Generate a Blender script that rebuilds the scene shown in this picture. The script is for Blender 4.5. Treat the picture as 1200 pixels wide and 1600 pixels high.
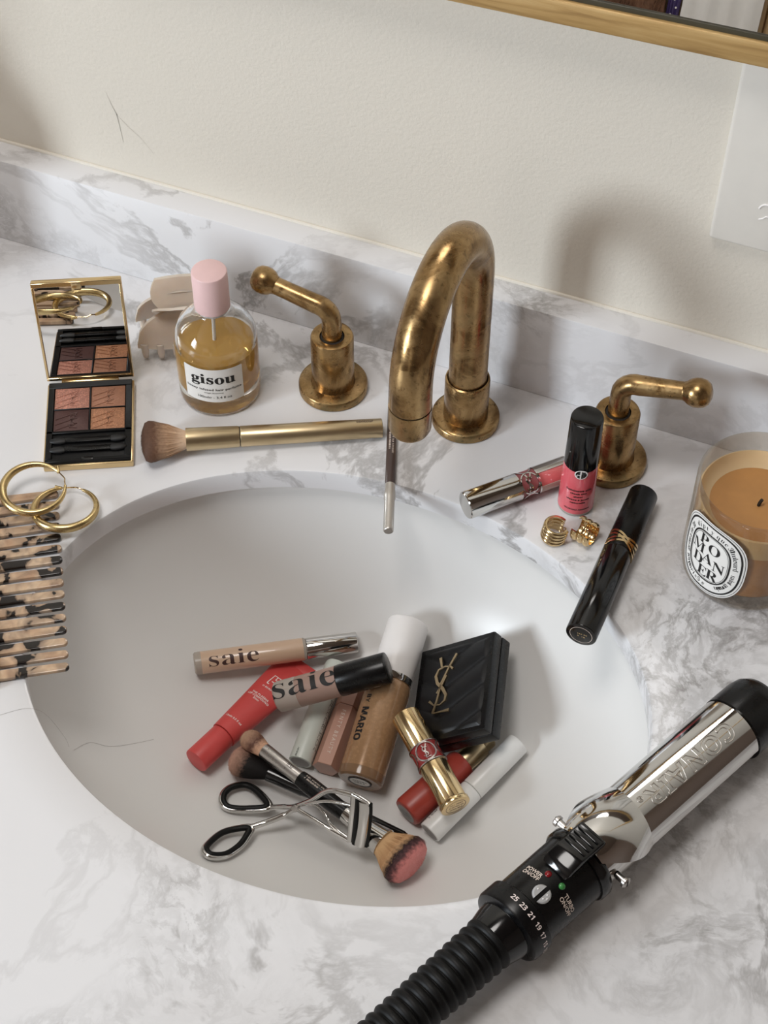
import bpy, bmesh, math, random
from mathutils import Vector, Matrix

random.seed(7)
SC = bpy.context.scene
COL = SC.collection
for _o in list(bpy.data.objects):
    bpy.data.objects.remove(_o, do_unlink=True)

# ------------------------------------------------------------------ camera
cd = bpy.data.cameras.new('camera')
cam = bpy.data.objects.new('camera', cd)
COL.objects.link(cam)
cd.sensor_fit = 'VERTICAL'
cd.sensor_height = 36.0
cd.lens = 2627.86 / 1600 * 36.0
cd.clip_start = 0.02
_r, _u, _f = Vector((0.925, 0.38, 0.0038)), Vector((-0.2936, 0.7082, 0.6421)), Vector((-0.2413, 0.595, -0.7666))
cam.matrix_world = Matrix(((_r.x, _u.x, -_f.x, 0.2463), (_r.y, _u.y, -_f.y, -0.7606), (_r.z, _u.z, -_f.z, 0.8545), (0, 0, 0, 1)))
SC.camera = cam

# ------------------------------------------------------------------ world, daylight, exposure
w = bpy.data.worlds.new('world'); SC.world = w; w.use_nodes = True
w.node_tree.nodes['Background'].inputs[0].default_value = (0.82, 0.90, 1.0, 1)
w.node_tree.nodes['Background'].inputs[1].default_value = 0.35

def daylight(name, loc, target, sx, sy, power, col):
    l = bpy.data.lights.new(name, 'AREA'); l.shape = 'RECTANGLE'; l.size = sx; l.size_y = sy
    l.energy = power; l.color = col
    o = bpy.data.objects.new(name, l); COL.objects.link(o); o.location = loc
    d = Vector(target) - Vector(loc)
    o.rotation_euler = d.to_track_quat('-Z', 'Y').to_euler()
    return o
# daylight coming in through the window of the left wall
daylight('window_daylight', (-1.72, -2.20, 0.90), (0.0, -2.20, 0.90), 0.9, 1.0, 86.0, (0.85, 0.93, 1.0))
# added overhead fill lamp that brightens the counter and basin
_cl = bpy.data.lights.new('added_fill_light', 'AREA'); _cl.shape = 'DISK'; _cl.size = 0.62; _cl.energy = 10.4; _cl.color = (1.0, 0.965, 0.93)
_co = bpy.data.objects.new('added_fill_light', _cl); COL.objects.link(_co); _co.location = (-0.30, -0.50, 1.655)

SC.view_settings.view_transform = 'Standard'
SC.view_settings.look = 'None'
SC.view_settings.gamma = 1.0
SC.view_settings.use_curve_mapping = False
SC.view_settings.exposure = 0.14
try:
    SC.cycles.use_denoising = True
    SC.cycles.max_bounces = 14
    SC.cycles.transmission_bounces = 12
    SC.cycles.glossy_bounces = 6
    SC.cycles.diffuse_bounces = 5
except Exception:
    pass

# ------------------------------------------------------------------ materials
def c8(r, g, b):
    def f(v):
        v /= 255.0
        return v / 12.92 if v <= 0.04045 else ((v + 0.055) / 1.055) ** 2.4
    return (f(r), f(g), f(b), 1.0)

class NT:
    def __init__(s, name):
        s.m = bpy.data.materials.new(name); s.m.use_nodes = True
        s.t = s.m.node_tree; s.b = s.t.nodes['Principled BSDF']
    def n(s, t, **kw):
        x = s.t.nodes.new(t)
        for k, v in kw.items():
            if k.startswith('i_'):
                key = k[2:]
                key = int(key) if key.isdigit() else key.replace('_', ' ')
                x.inputs[key].default_value = v
            else:
                setattr(x, k, v)
        return x
    def l(s, a, b): s.t.links.new(a, b)
    def coord(s): return s.n('ShaderNodeTexCoord').outputs['Object']
    def noise(s, scale, detail=4, rough=.55, dist=0.0, vec=None):
        x = s.n('ShaderNodeTexNoise'); x.inputs['Scale'].default_value = scale; x.inputs['Detail'].default_value = detail
        x.inputs['Roughness'].default_value = rough; x.inputs['Distortion'].default_value = dist
        s.l(vec if vec is not None else s.coord(), x.inputs['Vector'])
        return x.outputs['Fac']
    def ramp(s, fac, stops, interp='LINEAR'):
        x = s.n('ShaderNodeValToRGB'); cr = x.color_ramp; cr.interpolation = interp
        while len(cr.elements) < len(stops): cr.elements.new(0.5)
        for e, (p, c) in zip(cr.elements, stops):
            e.position = p; e.color = c if len(c) == 4 else (*c, 1)
        s.l(fac, x.inputs[0]); return x.outputs[0]
    def math(s, op, a, b=None):
        x = s.n('ShaderNodeMath', operation=op)
        for i, v in enumerate((a, b)):
            if v is None: continue
            if isinstance(v, (int, float)): x.inputs[i].default_value = v
            else: s.l(v, x.inputs[i])
        return x.outputs[0]
    def mix(s, fac, a, b):
        x = s.n('ShaderNodeMix', data_type='RGBA')
        for sock, v in ((x.inputs[0], fac), (x.inputs[6], a), (x.inputs[7], b)):
            if isinstance(v, (tuple, list)): sock.default_value = v
            elif isinstance(v, (int, float)): sock.default_value = v
            else: s.l(v, sock)
        return x.outputs[2]
    def bump(s, h, strength, dist=.001):
        x = s.n('ShaderNodeBump'); x.inputs['Strength'].default_value = strength; x.inputs['Distance'].default_value = dist
        s.l(h, x.inputs['Height']); s.l(x.outputs[0], s.b.inputs['Normal'])

def mat(name, col, rough=.5, metal=0.0, spec=None, trans=0.0, ior=None, coat=0.0, noise=None, sss=0.0):
    q = NT(name); b = q.b
    b.inputs['Base Color'].default_value = col; b.inputs['Roughness'].default_value = rough; b.inputs['Metallic'].default_value = metal
    b.inputs['Transmission Weight'].default_value = trans; b.inputs['Coat Weight'].default_value = coat
    if ior: b.inputs['IOR'].default_value = ior
    if spec is not None: b.inputs['Specular IOR Level'].default_value = spec
    if sss:
        b.inputs['Subsurface Weight'].default_value = sss; b.inputs['Subsurface Radius'].default_value = (.004, .003, .002)
        b.inputs['Subsurface Scale'].default_value = 1.0
    if noise:      # gentle procedural variation of colour and gloss
        sc, amt = noise
        f = q.noise(sc, 5)
        d = tuple(max(0, v * (1 - amt)) for v in col[:3]) + (1,)
        e = tuple(min(1, v * (1 + amt)) for v in col[:3]) + (1,)
        q.l(q.ramp(f, [(.3, d), (.7, e)]), b.inputs['Base Color'])
        rr = q.n('ShaderNodeMapRange'); dv = min(.06, amt * 1.2); rr.inputs[3].default_value = max(0, rough - dv); rr.inputs[4].default_value = rough + dv
        q.l(f, rr.inputs[0]); q.l(rr.outputs[0], b.inputs['Roughness'])
    return q.m

def marble(name):
    q = NT(name); co = q.coord()
    wn = q.n('ShaderNodeTexNoise'); wn.inputs['Scale'].default_value = 6.0; wn.inputs['Detail'].default_value = 5.0
    q.l(co, wn.inputs['Vector'])
    warp = q.n('ShaderNodeVectorMath', operation='MULTIPLY_ADD')
    q.l(wn.outputs['Color'], warp.inputs[0]); warp.inputs[1].default_value = (.10, .10, .10); q.l(co, warp.inputs[2])
    v = warp.outputs[0]
    def vein(scale, wid, detail=5, rough=.55):
        a = q.noise(scale, detail, rough, 0.4, v)
        d = q.math('ABSOLUTE', q.math('SUBTRACT', a, .5))
        return q.ramp(d, [(0.0, (1, 1, 1)), (wid * .4, (.7, .7, .7)), (wid, (0, 0, 0))])
    big = vein(6.0, .028, 7, .62)
    fine = vein(17.0, .045, 8, .68)
    m1 = q.ramp(q.noise(4.2, 3, .5, 0.3, co), [(.45, (0, 0, 0)), (.62, (1, 1, 1))])
    m2 = q.ramp(q.noise(5.5, 3, .5, 0.2, v), [(.52, (0, 0, 0)), (.68, (1, 1, 1))])
    cloud = q.ramp(q.noise(24.0, 8, .66, 0.6, v), [(.44, (0, 0, 0)), (.66, (1, 1, 1))])
    f1 = q.math('MULTIPLY', q.math('MULTIPLY', big, q.math('ADD', m1, .25)), .55)
    f2 = q.math('MULTIPLY', q.math('MULTIPLY', fine, m2), .42)
    f3 = q.math('MULTIPLY', q.math('MULTIPLY', cloud, m2), .24)
    net = vein(40.0, .07, 6, .6)
    f4 = q.math('MULTIPLY', q.math('MULTIPLY', net, m2), .20)
    tot = q.math('MINIMUM', q.math('ADD', q.math('ADD', q.math('ADD', f1, f2), f3), f4), .88)
    col = q.mix(tot, c8(227, 227, 229), c8(126, 122, 119))
    q.l(col, q.b.inputs['Base Color'])
    q.b.inputs['Roughness'].default_value = .22
    q.b.inputs['Specular IOR Level'].default_value = .4
    return q.m

def brass(name, dark=.5, patina=0.25):
    q = NT(name); co = q.coord(); b = q.b
    a = q.noise(45, 8, .65, .8, co)
    col = q.ramp(a, [(.30, c8(104, 80, 52)), (.44, c8(150, 120, 80)), (.60, c8(178, 148, 104)), (.78, c8(128, 100, 66))])
    sp = q.ramp(q.noise(260, 3, .6, 0, co), [(.60, (0, 0, 0)), (.68, (1, 1, 1))])
    pm = q.ramp(q.noise(32, 6, .7, .3, co), [(.52, (0, 0, 0)), (.66, (1, 1, 1))])
    c2 = q.mix(q.math('MULTIPLY', sp, dark), col, c8(82, 62, 42))
    c3 = q.mix(q.math('MULTIPLY', pm, patina), c2, c8(94, 98, 74))
    q.l(c3, b.inputs['Base Color'])
    b.inputs['Metallic'].default_value = .93
    rr = q.n('ShaderNodeMapRange'); rr.inputs[1].default_value = .3; rr.inputs[2].default_value = .7
    rr.inputs[3].default_value = .14; rr.inputs[4].default_value = .40
    q.l(a, rr.inputs[0])
    q.l(q.math('ADD', rr.outputs[0], q.math('MULTIPLY', pm, .2)), b.inputs['Roughness'])
    q.bump(a, .06, .0005)
    return q.m

def paint(name, col, scale=420, st=.25):
    q = NT(name); co = q.coord()
    f = q.noise(3.0, 3, .5, 0, co)
    a = tuple(v * .96 for v in col[:3]) + (1,)
    q.l(q.ramp(f, [(.3, a), (.7, col)]), q.b.inputs['Base Color'])
    q.b.inputs['Roughness'].default_value = .55
    q.bump(q.noise(scale, 3, .55, 0, co), st, .0012)
    return q.m

def tortoise(name):
    q = NT(name); co = q.coord()
    oi = q.n('ShaderNodeObjectInfo'); ad = q.n('ShaderNodeVectorMath', operation='MULTIPLY_ADD')
    q.l(oi.outputs['Location'], ad.inputs[0]); ad.inputs[1].default_value = (3, 5, 2); q.l(co, ad.inputs[2])
    mp = q.n('ShaderNodeMapping'); mp.inputs['Scale'].default_value = (1, 1, .4); q.l(ad.outputs[0], mp.inputs[0]); v = mp.outputs[0]
    base = q.ramp(q.noise(60, 3, .5, .5, v), [(.3, c8(182, 146, 116)), (.55, c8(206, 178, 148)), (.75, c8(150, 132, 118))])
    n1 = q.noise(72, 3, .45, .5, v)
    k = q.ramp(n1, [(.525, (0, 0, 0)), (.56, (1, 1, 1))])
    gr = q.ramp(n1, [(.36, (0, 0, 0)), (.56, (1, 1, 1))])
    c1 = q.mix(q.math('MULTIPLY', gr, .7), base, c8(112, 92, 78))
    q.l(q.mix(k, c1, c8(26, 19, 16)), q.b.inputs['Base Color'])
    q.b.inputs['Roughness'].default_value = .18
    return q.m

def bristle(name, stops, z0, z1):
    """hair colour runs from ferrule (z0) to tip (z1) along the brush's own axis (mm)"""
    q = NT(name); co = q.coord()
    sp = q.n('ShaderNodeSeparateXYZ'); q.l(co, sp.inputs[0])
    nz = q.noise(500, 2, .5, 0, co)
    mr = q.n('ShaderNodeMapRange'); mr.inputs[1].default_value = z0 * .001; mr.inputs[2].default_value = z1 * .001
    q.l(q.math('ADD', sp.outputs[2], q.math('MULTIPLY', q.math('SUBTRACT', nz, .5), .006 if z1 > z0 else .006)), mr.inputs[0])
    q.l(q.ramp(mr.outputs[0], stops), q.b.inputs['Base Color'])
    q.b.inputs['Roughness'].default_value = .6; q.b.inputs['Specular IOR Level'].default_value = .2
    return q.m

def shimmer(name, col, amt=.35, scale=900, rough=.45):
    q = NT(name); co = q.coord()
    f = q.ramp(q.noise(scale, 2, .6, 0, co), [(.45, tuple(v * (1 - amt) for v in col[:3])), (.75, tuple(min(1, v * (1 + amt)) for v in col[:3]))])
    q.l(f, q.b.inputs['Base Color']); q.b.inputs['Roughness'].default_value = rough; q.b.inputs['Metallic'].default_value = .15
    return q.m

M = {}
M['marble'] = marble('white_veined_marble')
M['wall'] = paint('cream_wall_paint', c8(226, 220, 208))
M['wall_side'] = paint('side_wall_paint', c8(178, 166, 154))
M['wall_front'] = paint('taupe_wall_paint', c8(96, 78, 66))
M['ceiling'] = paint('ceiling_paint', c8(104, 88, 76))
M['floor'] = mat('brown_floor', c8(120, 96, 76), .5, noise=(12, .2))
M['ceramic'] = mat('white_ceramic', c8(222, 221, 219), .26, spec=.35, noise=(3, .006))
M['brass'] = brass('aged_brass')
M['brass_dark'] = brass('tarnished_brass', .8, .55)
M['dark_gap'] = mat('dark_joint', c8(28, 20, 14), .7, noise=(300, .2))
M['gold'] = mat('polished_gold', c8(220, 194, 148), .18, 1.0, noise=(90, .04))
M['gold_worn'] = mat('soft_gold', c8(206, 182, 132), .28, 1.0, noise=(120, .12))
M['champagne'] = mat('brushed_champagne_metal', c8(206, 186, 150), .34, 1.0, noise=(60, .05))
M['chrome'] = mat('chrome', c8(205, 203, 200), .07, 1.0, noise=(40, .03))
M['silver'] = mat('satin_silver', c8(190, 186, 182), .28, 1.0, noise=(80, .05))
M['satin'] = mat('pale_satin_metal', c8(206, 202, 196), .42, .85, noise=(80, .04))
M['black_gloss'] = mat('black_gloss_plastic', c8(12, 12, 13), .12, noise=(50, .2))
M['black_tray'] = mat('black_satin_tray', c8(12, 12, 13), .4, spec=.25, noise=(120, .2))
M['black'] = mat('black_plastic', c8(10, 10, 11), .28, spec=.32, noise=(120, .2))
M['black_matte'] = mat('black_matte', c8(20, 20, 21), .55, noise=(200, .2))
M['leather'] = mat('black_padded_leather', c8(13, 13, 15), .42, spec=.35, noise=(300, .2))
M['rubber'] = mat('black_rubber', c8(13, 13, 13), .5, spec=.25, noise=(300, .2))
M['glass'] = mat('clear_glass', (.97, .98, .97, 1), .01, trans=1.0, ior=1.45, noise=None)
M['honey'] = mat('honey_liquid', c8(255, 202, 110), .0, trans=.45, ior=1.36)
M['smoke_glass'] = mat('warm_candle_glass', (.99, .975, .95, 1), .01, trans=1.0, ior=1.3)
def thin_glass():
    q = NT('thin_clear_glass'); t = q.t
    tr = q.n('ShaderNodeBsdfTransparent'); tr.inputs[0].default_value = (.90, .865, .81, 1)
    g = q.n('ShaderNodeBsdfGlossy'); g.inputs['Roughness'].default_value = .02
    lw = q.n('ShaderNodeLayerWeight'); lw.inputs[0].default_value = .5
    fr = q.n('ShaderNodeMath', operation='MULTIPLY_ADD'); q.l(q.math('POWER', lw.outputs['Facing'], 3.5), fr.inputs[0]); fr.inputs[1].default_value = .6; fr.inputs[2].default_value = .05
    mx = q.n('ShaderNodeMixShader'); q.l(fr.outputs[0], mx.inputs[0]); q.l(tr.outputs[0], mx.inputs[1]); q.l(g.outputs[0], mx.inputs[2])
    q.l(mx.outputs[0], t.nodes['Material Output'].inputs['Surface'])
    return q.m
M['jar_glass'] = thin_glass()
M['wax'] = mat('honey_wax', c8(188, 138, 82), .45, noise=(40, .1), sss=.2)
M['wax_cream'] = mat('cream_wax', c8(222, 196, 156), .5, noise=(40, .06), sss=.2)
M['pink_cap'] = mat('pale_pink_plastic', c8(230, 196, 195), .42, noise=(90, .03))
M['label'] = mat('white_paper_label', c8(238, 236, 232), .55, noise=(150, .02))
M['ink'] = mat('black_print', c8(22, 20, 20), .6, noise=(400, .1))
M['white_ink'] = mat('white_print', c8(240, 226, 222), .5, noise=(400, .04))
M['pale_ink'] = mat('pale_print', c8(222, 206, 194), .5, noise=(400, .04))
M['brown_ink'] = mat('brown_print', c8(66, 40, 36), .5, noise=(400, .1))
M['coral'] = mat('coral_plastic', c8(204, 74, 72), .45, noise=(70, .05))
M['pink_liq'] = mat('pink_blush_glass', c8(214, 94, 104), .12, coat=.6, noise=(30, .04))
M['gloss_pink'] = mat('pink_gloss', c8(214, 110, 112), .1, coat=.6, noise=(30, .05))
M['mauve'] = mat('mauve_enamel', c8(150, 84, 86), .3, noise=(60, .08))
M['burgundy'] = mat('burgundy_enamel', c8(138, 42, 40), .25, noise=(60, .08))
M['clear_plastic'] = mat('frosted_clear_plastic', c8(214, 204, 192), .25, trans=.45, ior=1.4)
M['concealer'] = mat('beige_concealer', c8(206, 176, 150), .35, coat=.5, noise=(60, .03))
M['taupe'] = mat('taupe_cream', c8(158, 130, 118), .4, noise=(40, .04))
M['frost'] = mat('frosted_glass', c8(198, 188, 178), .42, trans=.3, ior=1.4)
M['sage'] = mat('pale_sage_plastic', c8(208, 214, 206), .38, noise=(60, .02))
M['nude'] = mat('nude_pink_plastic', c8(186, 142, 124), .35, noise=(60, .03))
M['foundation'] = shimmer('golden_foundation', c8(166, 130, 96), .10, 420, .16)
M['amber_glass'] = mat('amber_base_glass', c8(176, 140, 108), .12, trans=.5, ior=1.45)
M['white_plastic'] = mat('white_plastic', c8(236, 233, 231), .4, noise=(60, .02))
M['tube_white'] = mat('pearl_white_plastic', c8(226, 226, 224), .32, noise=(60, .02))
M['red_pot'] = mat('brick_red_lacquer', c8(164, 62, 50), .38, noise=(60, .06))
M['grey_end'] = mat('grey_label', c8(150, 146, 144), .5, noise=(90, .05))
M['taupe_dark'] = mat('dark_brown_lacquer', c8(72, 58, 54), .3, noise=(90, .08))
M['tortoise'] = tortoise('blonde_tortoiseshell')
M['clip'] = mat('milky_beige_acetate', c8(220, 208, 196), .22, noise=(40, .06), sss=.5)
M['mirror'] = mat('mirror_silver', (.9, .9, .9, 1), .005, 1.0)
M['wood_gold'] = None
M['olive'] = mat('dark_olive_reflection', c8(66, 62, 48), .35, noise=(60, .15))
M['plate'] = mat('white_switch_plate', c8(222, 218, 210), .35, noise=(60, .02))
M['red_led'] = mat('red_lens', c8(120, 16, 22), .2, noise=(200, .1))
M['green_led'] = mat('green_lens', c8(60, 130, 66), .2, noise=(200, .1))
M['grey_button'] = mat('grey_button_plastic', c8(176, 176, 176), .4, noise=(200, .05))
M['etched'] = mat('etched_chrome', c8(206, 200, 192), .42, 1.0, noise=(200, .05))
M['shade_rose'] = shimmer('rose_shimmer_powder', c8(196, 136, 116), .35, 1100)
M['shade_tan'] = shimmer('tan_powder', c8(156, 108, 82), .12, 700)
M['shade_plum'] = shimmer('plum_powder', c8(82, 54, 50), .12, 700)
M['shade_bronze'] = shimmer('bronze_shimmer_powder', c8(180, 126, 92), .3, 1000)
M['fur'] = mat('brown_fur', c8(122, 88, 66), .8, noise=(120, .35))
M['purple'] = mat('purple_paper', c8(84, 70, 120), .5, noise=(60, .15))
M['white_paint'] = mat('white_door_paint', c8(224, 220, 216), .45, noise=(20, .02))
M['oak'] = mat('pale_oak', c8(188, 158, 118), .5, noise=(30, .1))
M['hair'] = mat('dark_hair', c8(90, 78, 70), .5, noise=(300, .1))
M['scuff'] = mat('grey_scuff', c8(176, 170, 160), .7, noise=(300, .1))
def wood_gold():
    q = NT('brushed_gold_wood'); co = q.coord()
    mp = q.n('ShaderNodeMapping'); mp.inputs['Scale'].default_value = (10, 120, 160); q.l(co, mp.inputs[0])
    f = q.noise(1.0, 6, .6, .4, mp.outputs[0])
    q.l(q.ramp(f, [(.3, c8(146, 112, 66)), (.5, c8(184, 150, 96)), (.75, c8(206, 176, 124))]), q.b.inputs['Base Color'])
    q.b.inputs['Roughness'].default_value = .4; q.b.inputs['Metallic'].default_value = .25
    return q.m
M['wood_gold'] = wood_gold()

# ------------------------------------------------------------------ mesh helpers (shape helpers take millimetres)
K = .001
MAT_OF = {}

def obj(name, bm, m, parent=None, sharp=38, smooth=True):
    me = bpy.data.meshes.new(name)
    bm.normal_update()
    bm.to_mesh(me); bm.free()
    if smooth:
        for p in me.polygons: p.use_smooth = True
        try: me.set_sharp_from_angle(angle=math.radians(sharp))
        except Exception: pass
    o = bpy.data.objects.new(name, me); COL.objects.link(o)
    me.materials.append(M[m] if isinstance(m, str) else m)
    if parent is not None: o.parent = parent
    return o

def tag(o, label, cat, group=None):
    o['label'] = label; o['category'] = cat
    if group: o['group'] = group
    return o

def struct(name, bm, m, parent=None, **kw):
    o = obj(name, bm, m, parent, **kw); o['kind'] = 'structure'; return o

def thing(name, label, cat, mw, group=None):
    o = bpy.data.objects.new(name, None); COL.objects.link(o)
    o.empty_display_size = .01
    if not isinstance(mw, Matrix): mw = Matrix.Translation(Vector(mw))
    o.matrix_world = mw; MAT_OF[o.name] = mw.copy()
    return tag(o, label, cat, group)

def to_local(bm, parent):
    bm.transform(MAT_OF[parent.name].inverted()); return bm

def frame(A, B, ref=(0, 0, 1)):
    """matrix (metres) with local z from A to B (mm), local x towards ref"""
    A, B = Vector(A) * K, Vector(B) * K
    z = (B - A).normalized(); x = Vector(ref); x = (x - z * x.dot(z)).normalized(); y = z.cross(x)
    return Matrix(((x.x, y.x, z.x, A.x), (x.y, y.y, z.y, A.y), (x.z, y.z, z.z, A.z), (0, 0, 0, 1)))

def dist(A, B): return (Vector(B) - Vector(A)).length

def lathe(prof, seg=48, sx=1.0, sy=1.0):
    bm = bmesh.new(); rings = []
    for r, z in prof:
        if r < 1e-6: rings.append([bm.verts.new((0, 0, z * K))])
        else: rings.append([bm.verts.new((r * K * sx * math.cos(2 * math.pi * i / seg), r * K * sy * math.sin(2 * math.pi * i / seg), z * K)) for i in range(seg)])
    for a, b in zip(rings, rings[1:]):
        if len(a) == 1 and len(b) == 1: continue
        for i in range(seg):
            j = (i + 1) % seg
            if len(a) == 1: bm.faces.new((a[0], b[j], b[i]))
            elif len(b) == 1: bm.faces.new((a[i], a[j], b[0]))
            else: bm.faces.new((a[i], a[j], b[j], b[i]))
    bmesh.ops.recalc_face_normals(bm, faces=bm.faces)
    return bm

def rcyl(r0, z0, z1, bev=1.0, r1=None):
    r1 = r0 if r1 is None else r1; b = bev
    return [(0, z0), (r0 - b, z0), (r0 - .3 * b, z0 + .3 * b), (r0, z0 + b), (r1, z1 - b), (r1 - .3 * b, z1 - .3 * b), (r1 - b, z1), (0, z1)]

def tube(pts, rad, seg=12, cap=True, closed=False, bm=None, scale=K, flat=1.0, ref=None):
    """sweep a round (or flattened) section along pts (mm)"""
    own = bm is None
    if own: bm = bmesh.new()
    P = [Vector(p) for p in pts]; n = len(P)
    R = rad if isinstance(rad, (list, tuple)) else [rad] * n
    T = []
    for i in range(n):
        a = P[i - 1] if (i > 0 or closed) else P[i]
        b = P[(i + 1) % n] if (i < n - 1 or closed) else P[i]
        T.append((b - a).normalized())
    up = Vector(ref) if ref else (Vector((0, 0, 1)) if abs(T[0].z) < .9 else Vector((1, 0, 0)))
    X = (up - T[0] * up.dot(T[0])).normalized(); rings = []
    for i in range(n):
        if i:
            q = T[i - 1].rotation_difference(T[i]); X = q @ X
            X = (X - T[i] * X.dot(T[i])).normalized()
        Yv = T[i].cross(X)
        rings.append([bm.verts.new((P[i] + X * (R[i] * math.cos(2 * math.pi * k / seg)) + Yv * (R[i] * flat * math.sin(2 * math.pi * k / seg))) * scale) for k in range(seg)])
    pairs = list(zip(rings, rings[1:])) + ([(rings[-1], rings[0])] if closed else [])
    for a, b in pairs:
        for k in range(seg):
            j = (k + 1) % seg; bm.faces.new((a[k], a[j], b[j], b[k]))
    if cap and not closed:
        bm.faces.new(list(reversed(rings[0]))); bm.faces.new(rings[-1])
    if own: bmesh.ops.recalc_face_normals(bm, faces=bm.faces)
    return bm

def spline(pts, n=8, closed=False):
    """Catmull-Rom through pts"""
    P = [Vector(p) for p in pts]; out = []; N = len(P)
    rng = range(N) if closed else range(N - 1)
    for i in rng:
        p0 = P[(i - 1) % N] if (closed or i > 0) else P[0]
        p1 = P[i]; p2 = P[(i + 1) % N]
        p3 = P[(i + 2) % N] if (closed or i + 2 < N) else P[-1]
        for k in range(n):
            t = k / n
            out.append(.5 * ((2 * p1) + (p2 - p0) * t + (2 * p0 - 5 * p1 + 4 * p2 - p3) * t * t + (3 * p1 - p0 - 3 * p2 + p3) * t ** 3))
    if not closed: out.append(P[-1])
    return out

def box(x0, x1, y0, y1, z0, z1, bev=0.0, seg=2, bm=None):
    own = bm is None
    if own: bm = bmesh.new()
    v = [bm.verts.new((x * K, y * K, z * K)) for z in (z0, z1) for y in (y0, y1) for x in (x0, x1)]
    fs = [bm.faces.new([v[i] for i in q]) for q in ((0, 2, 3, 1), (4, 5, 7, 6), (0, 1, 5, 4), (2, 6, 7, 3), (0, 4, 6, 2), (1, 3, 7, 5))]
    if bev:
        es = list({e for f in fs for e in f.edges})
        bmesh.ops.bevel(bm, geom=es, offset=bev * K, segments=seg, profile=.5, affect='EDGES')
    return bm

def prism(poly, z0, z1, bev=0.0):
    bm = bmesh.new()
    b = [bm.verts.new((x * K, y * K, z0 * K)) for x, y in poly]; t = [bm.verts.new((x * K, y * K, z1 * K)) for x, y in poly]
    n = len(poly)
    f1 = bm.faces.new(list(reversed(b))); f2 = bm.faces.new(t)
    for i in range(n): bm.faces.new((b[i], b[(i + 1) % n], t[(i + 1) % n], t[i]))
    bmesh.ops.recalc_face_normals(bm, faces=bm.faces)
    if bev:
        bmesh.ops.bevel(bm, geom=[e for e in bm.edges if e.is_manifold and (e in f1.edges or e in f2.edges)], offset=bev * K, segments=2, profile=.5, affect='EDGES')
    return bm

# flat mapping helpers: (u, v) in mm -> local point in metres
def cyl(r, phi0, z0, mode='circ', lift=.12, taper=None):
    def f(u, v):
        if mode == 'circ': s, z = u, v
        elif mode == 'axial': s, z = -v, u
        elif mode == 'axial-': s, z = v, -u
        else: s, z = -u, -v
        z += z0
        rr = (taper(z) if taper else r) + lift
        a = phi0 + s / r
        return Vector((rr * math.cos(a) * K, rr * math.sin(a) * K, z * K))
    f.bend = {'circ': (1, 0), 'axial': (0, 1), 'axial-': (0, 1), 'circ-': (1, 0)}[mode]; f.step = r * .22
    return f

def plane(o, ux, uy):
    o, ux, uy = Vector(o), Vector(ux), Vector(uy)
    def f(u, v): return (o + ux * u + uy * v) * K
    f.bend = None; f.nrm = ux.cross(uy).normalized()
    return f

def serif(s):
    r = ''
    for ch in s:
        if 'A' <= ch <= 'Z': r += chr(0x1D400 + ord(ch) - 65)
        elif 'a' <= ch <= 'z': r += chr(0x1D41A + ord(ch) - 97)
        elif '0' <= ch <= '9': r += chr(0x1D7CE + ord(ch) - 48)
        else: r += ch
    return r
def bold(s):
    r = ''
    for ch in s:
        if 'A' <= ch <= 'Z': r += chr(0x1D5D4 + ord(ch) - 65)
        elif 'a' <= ch <= 'z': r += chr(0x1D5EE + ord(ch) - 97)
        elif '0' <= ch <= '9': r += chr(0x1D7EC + ord(ch) - 48)
        else: r += ch
    return r

def glyphs(body, size, spacing=1.0, weight=0.0, outline=0.0, shear=0.0, line=1.0):
    c = bpy.data.curves.new('lettering', 'FONT'); c.body = body; c.size = size; c.align_x = 'CENTER'; c.align_y = 'CENTER'
    c.space_character = spacing; c.offset = weight; c.resolution_u = 3; c.shear = shear; c.space_line = line
    if outline:
        c.fill_mode = 'NONE'; c.bevel_depth = outline; c.bevel_resolution = 0
    t = bpy.data.objects.new('lettering', c)
    me = bpy.data.meshes.new_from_object(t)
    bm = bmesh.new(); bm.from_mesh(me)
    bpy.data.objects.remove(t, do_unlink=True); bpy.data.curves.remove(c); bpy.data.meshes.remove(me)
    return bm

def text(name, body, size, m, parent, place, sx=1.0, spacing=1.0, weight=0.0, outline=0.0, shear=0.0, off=(0, 0), line=1.0):
    """lettering: real flat print laid on a surface; size, off in mm; centred"""
    bm = glyphs(body, size, spacing, weight, outline, shear, line)
    for v in bm.verts: v.co.x = v.co.x * sx + off[0]; v.co.y += off[1]
    return lay(name, bm, m, parent, place)

def lay(name, bm, m, parent, place):
    if place.bend:
        ax = Vector((place.bend[0], place.bend[1], 0))
        vals = [v.co.dot(ax) for v in bm.verts]
        if vals:
            x = math.floor(min(vals) / place.step) * place.step
            while x < max(vals):
                bmesh.ops.bisect_plane(bm, geom=bm.verts[:] + bm.edges[:] + bm.faces[:], plane_co=ax * x, plane_no=ax, dist=1e-5)
                x += place.step
    for v in bm.verts:
        h = v.co.z
        p = place(v.co.x, v.co.y)
        if abs(h) > 1e-6:
            p = p + Vector((p.x, p.y, 0)).normalized() * h * K if place.bend else p
        v.co = p
    return obj(name, bm, m, parent, smooth=False)

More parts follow.
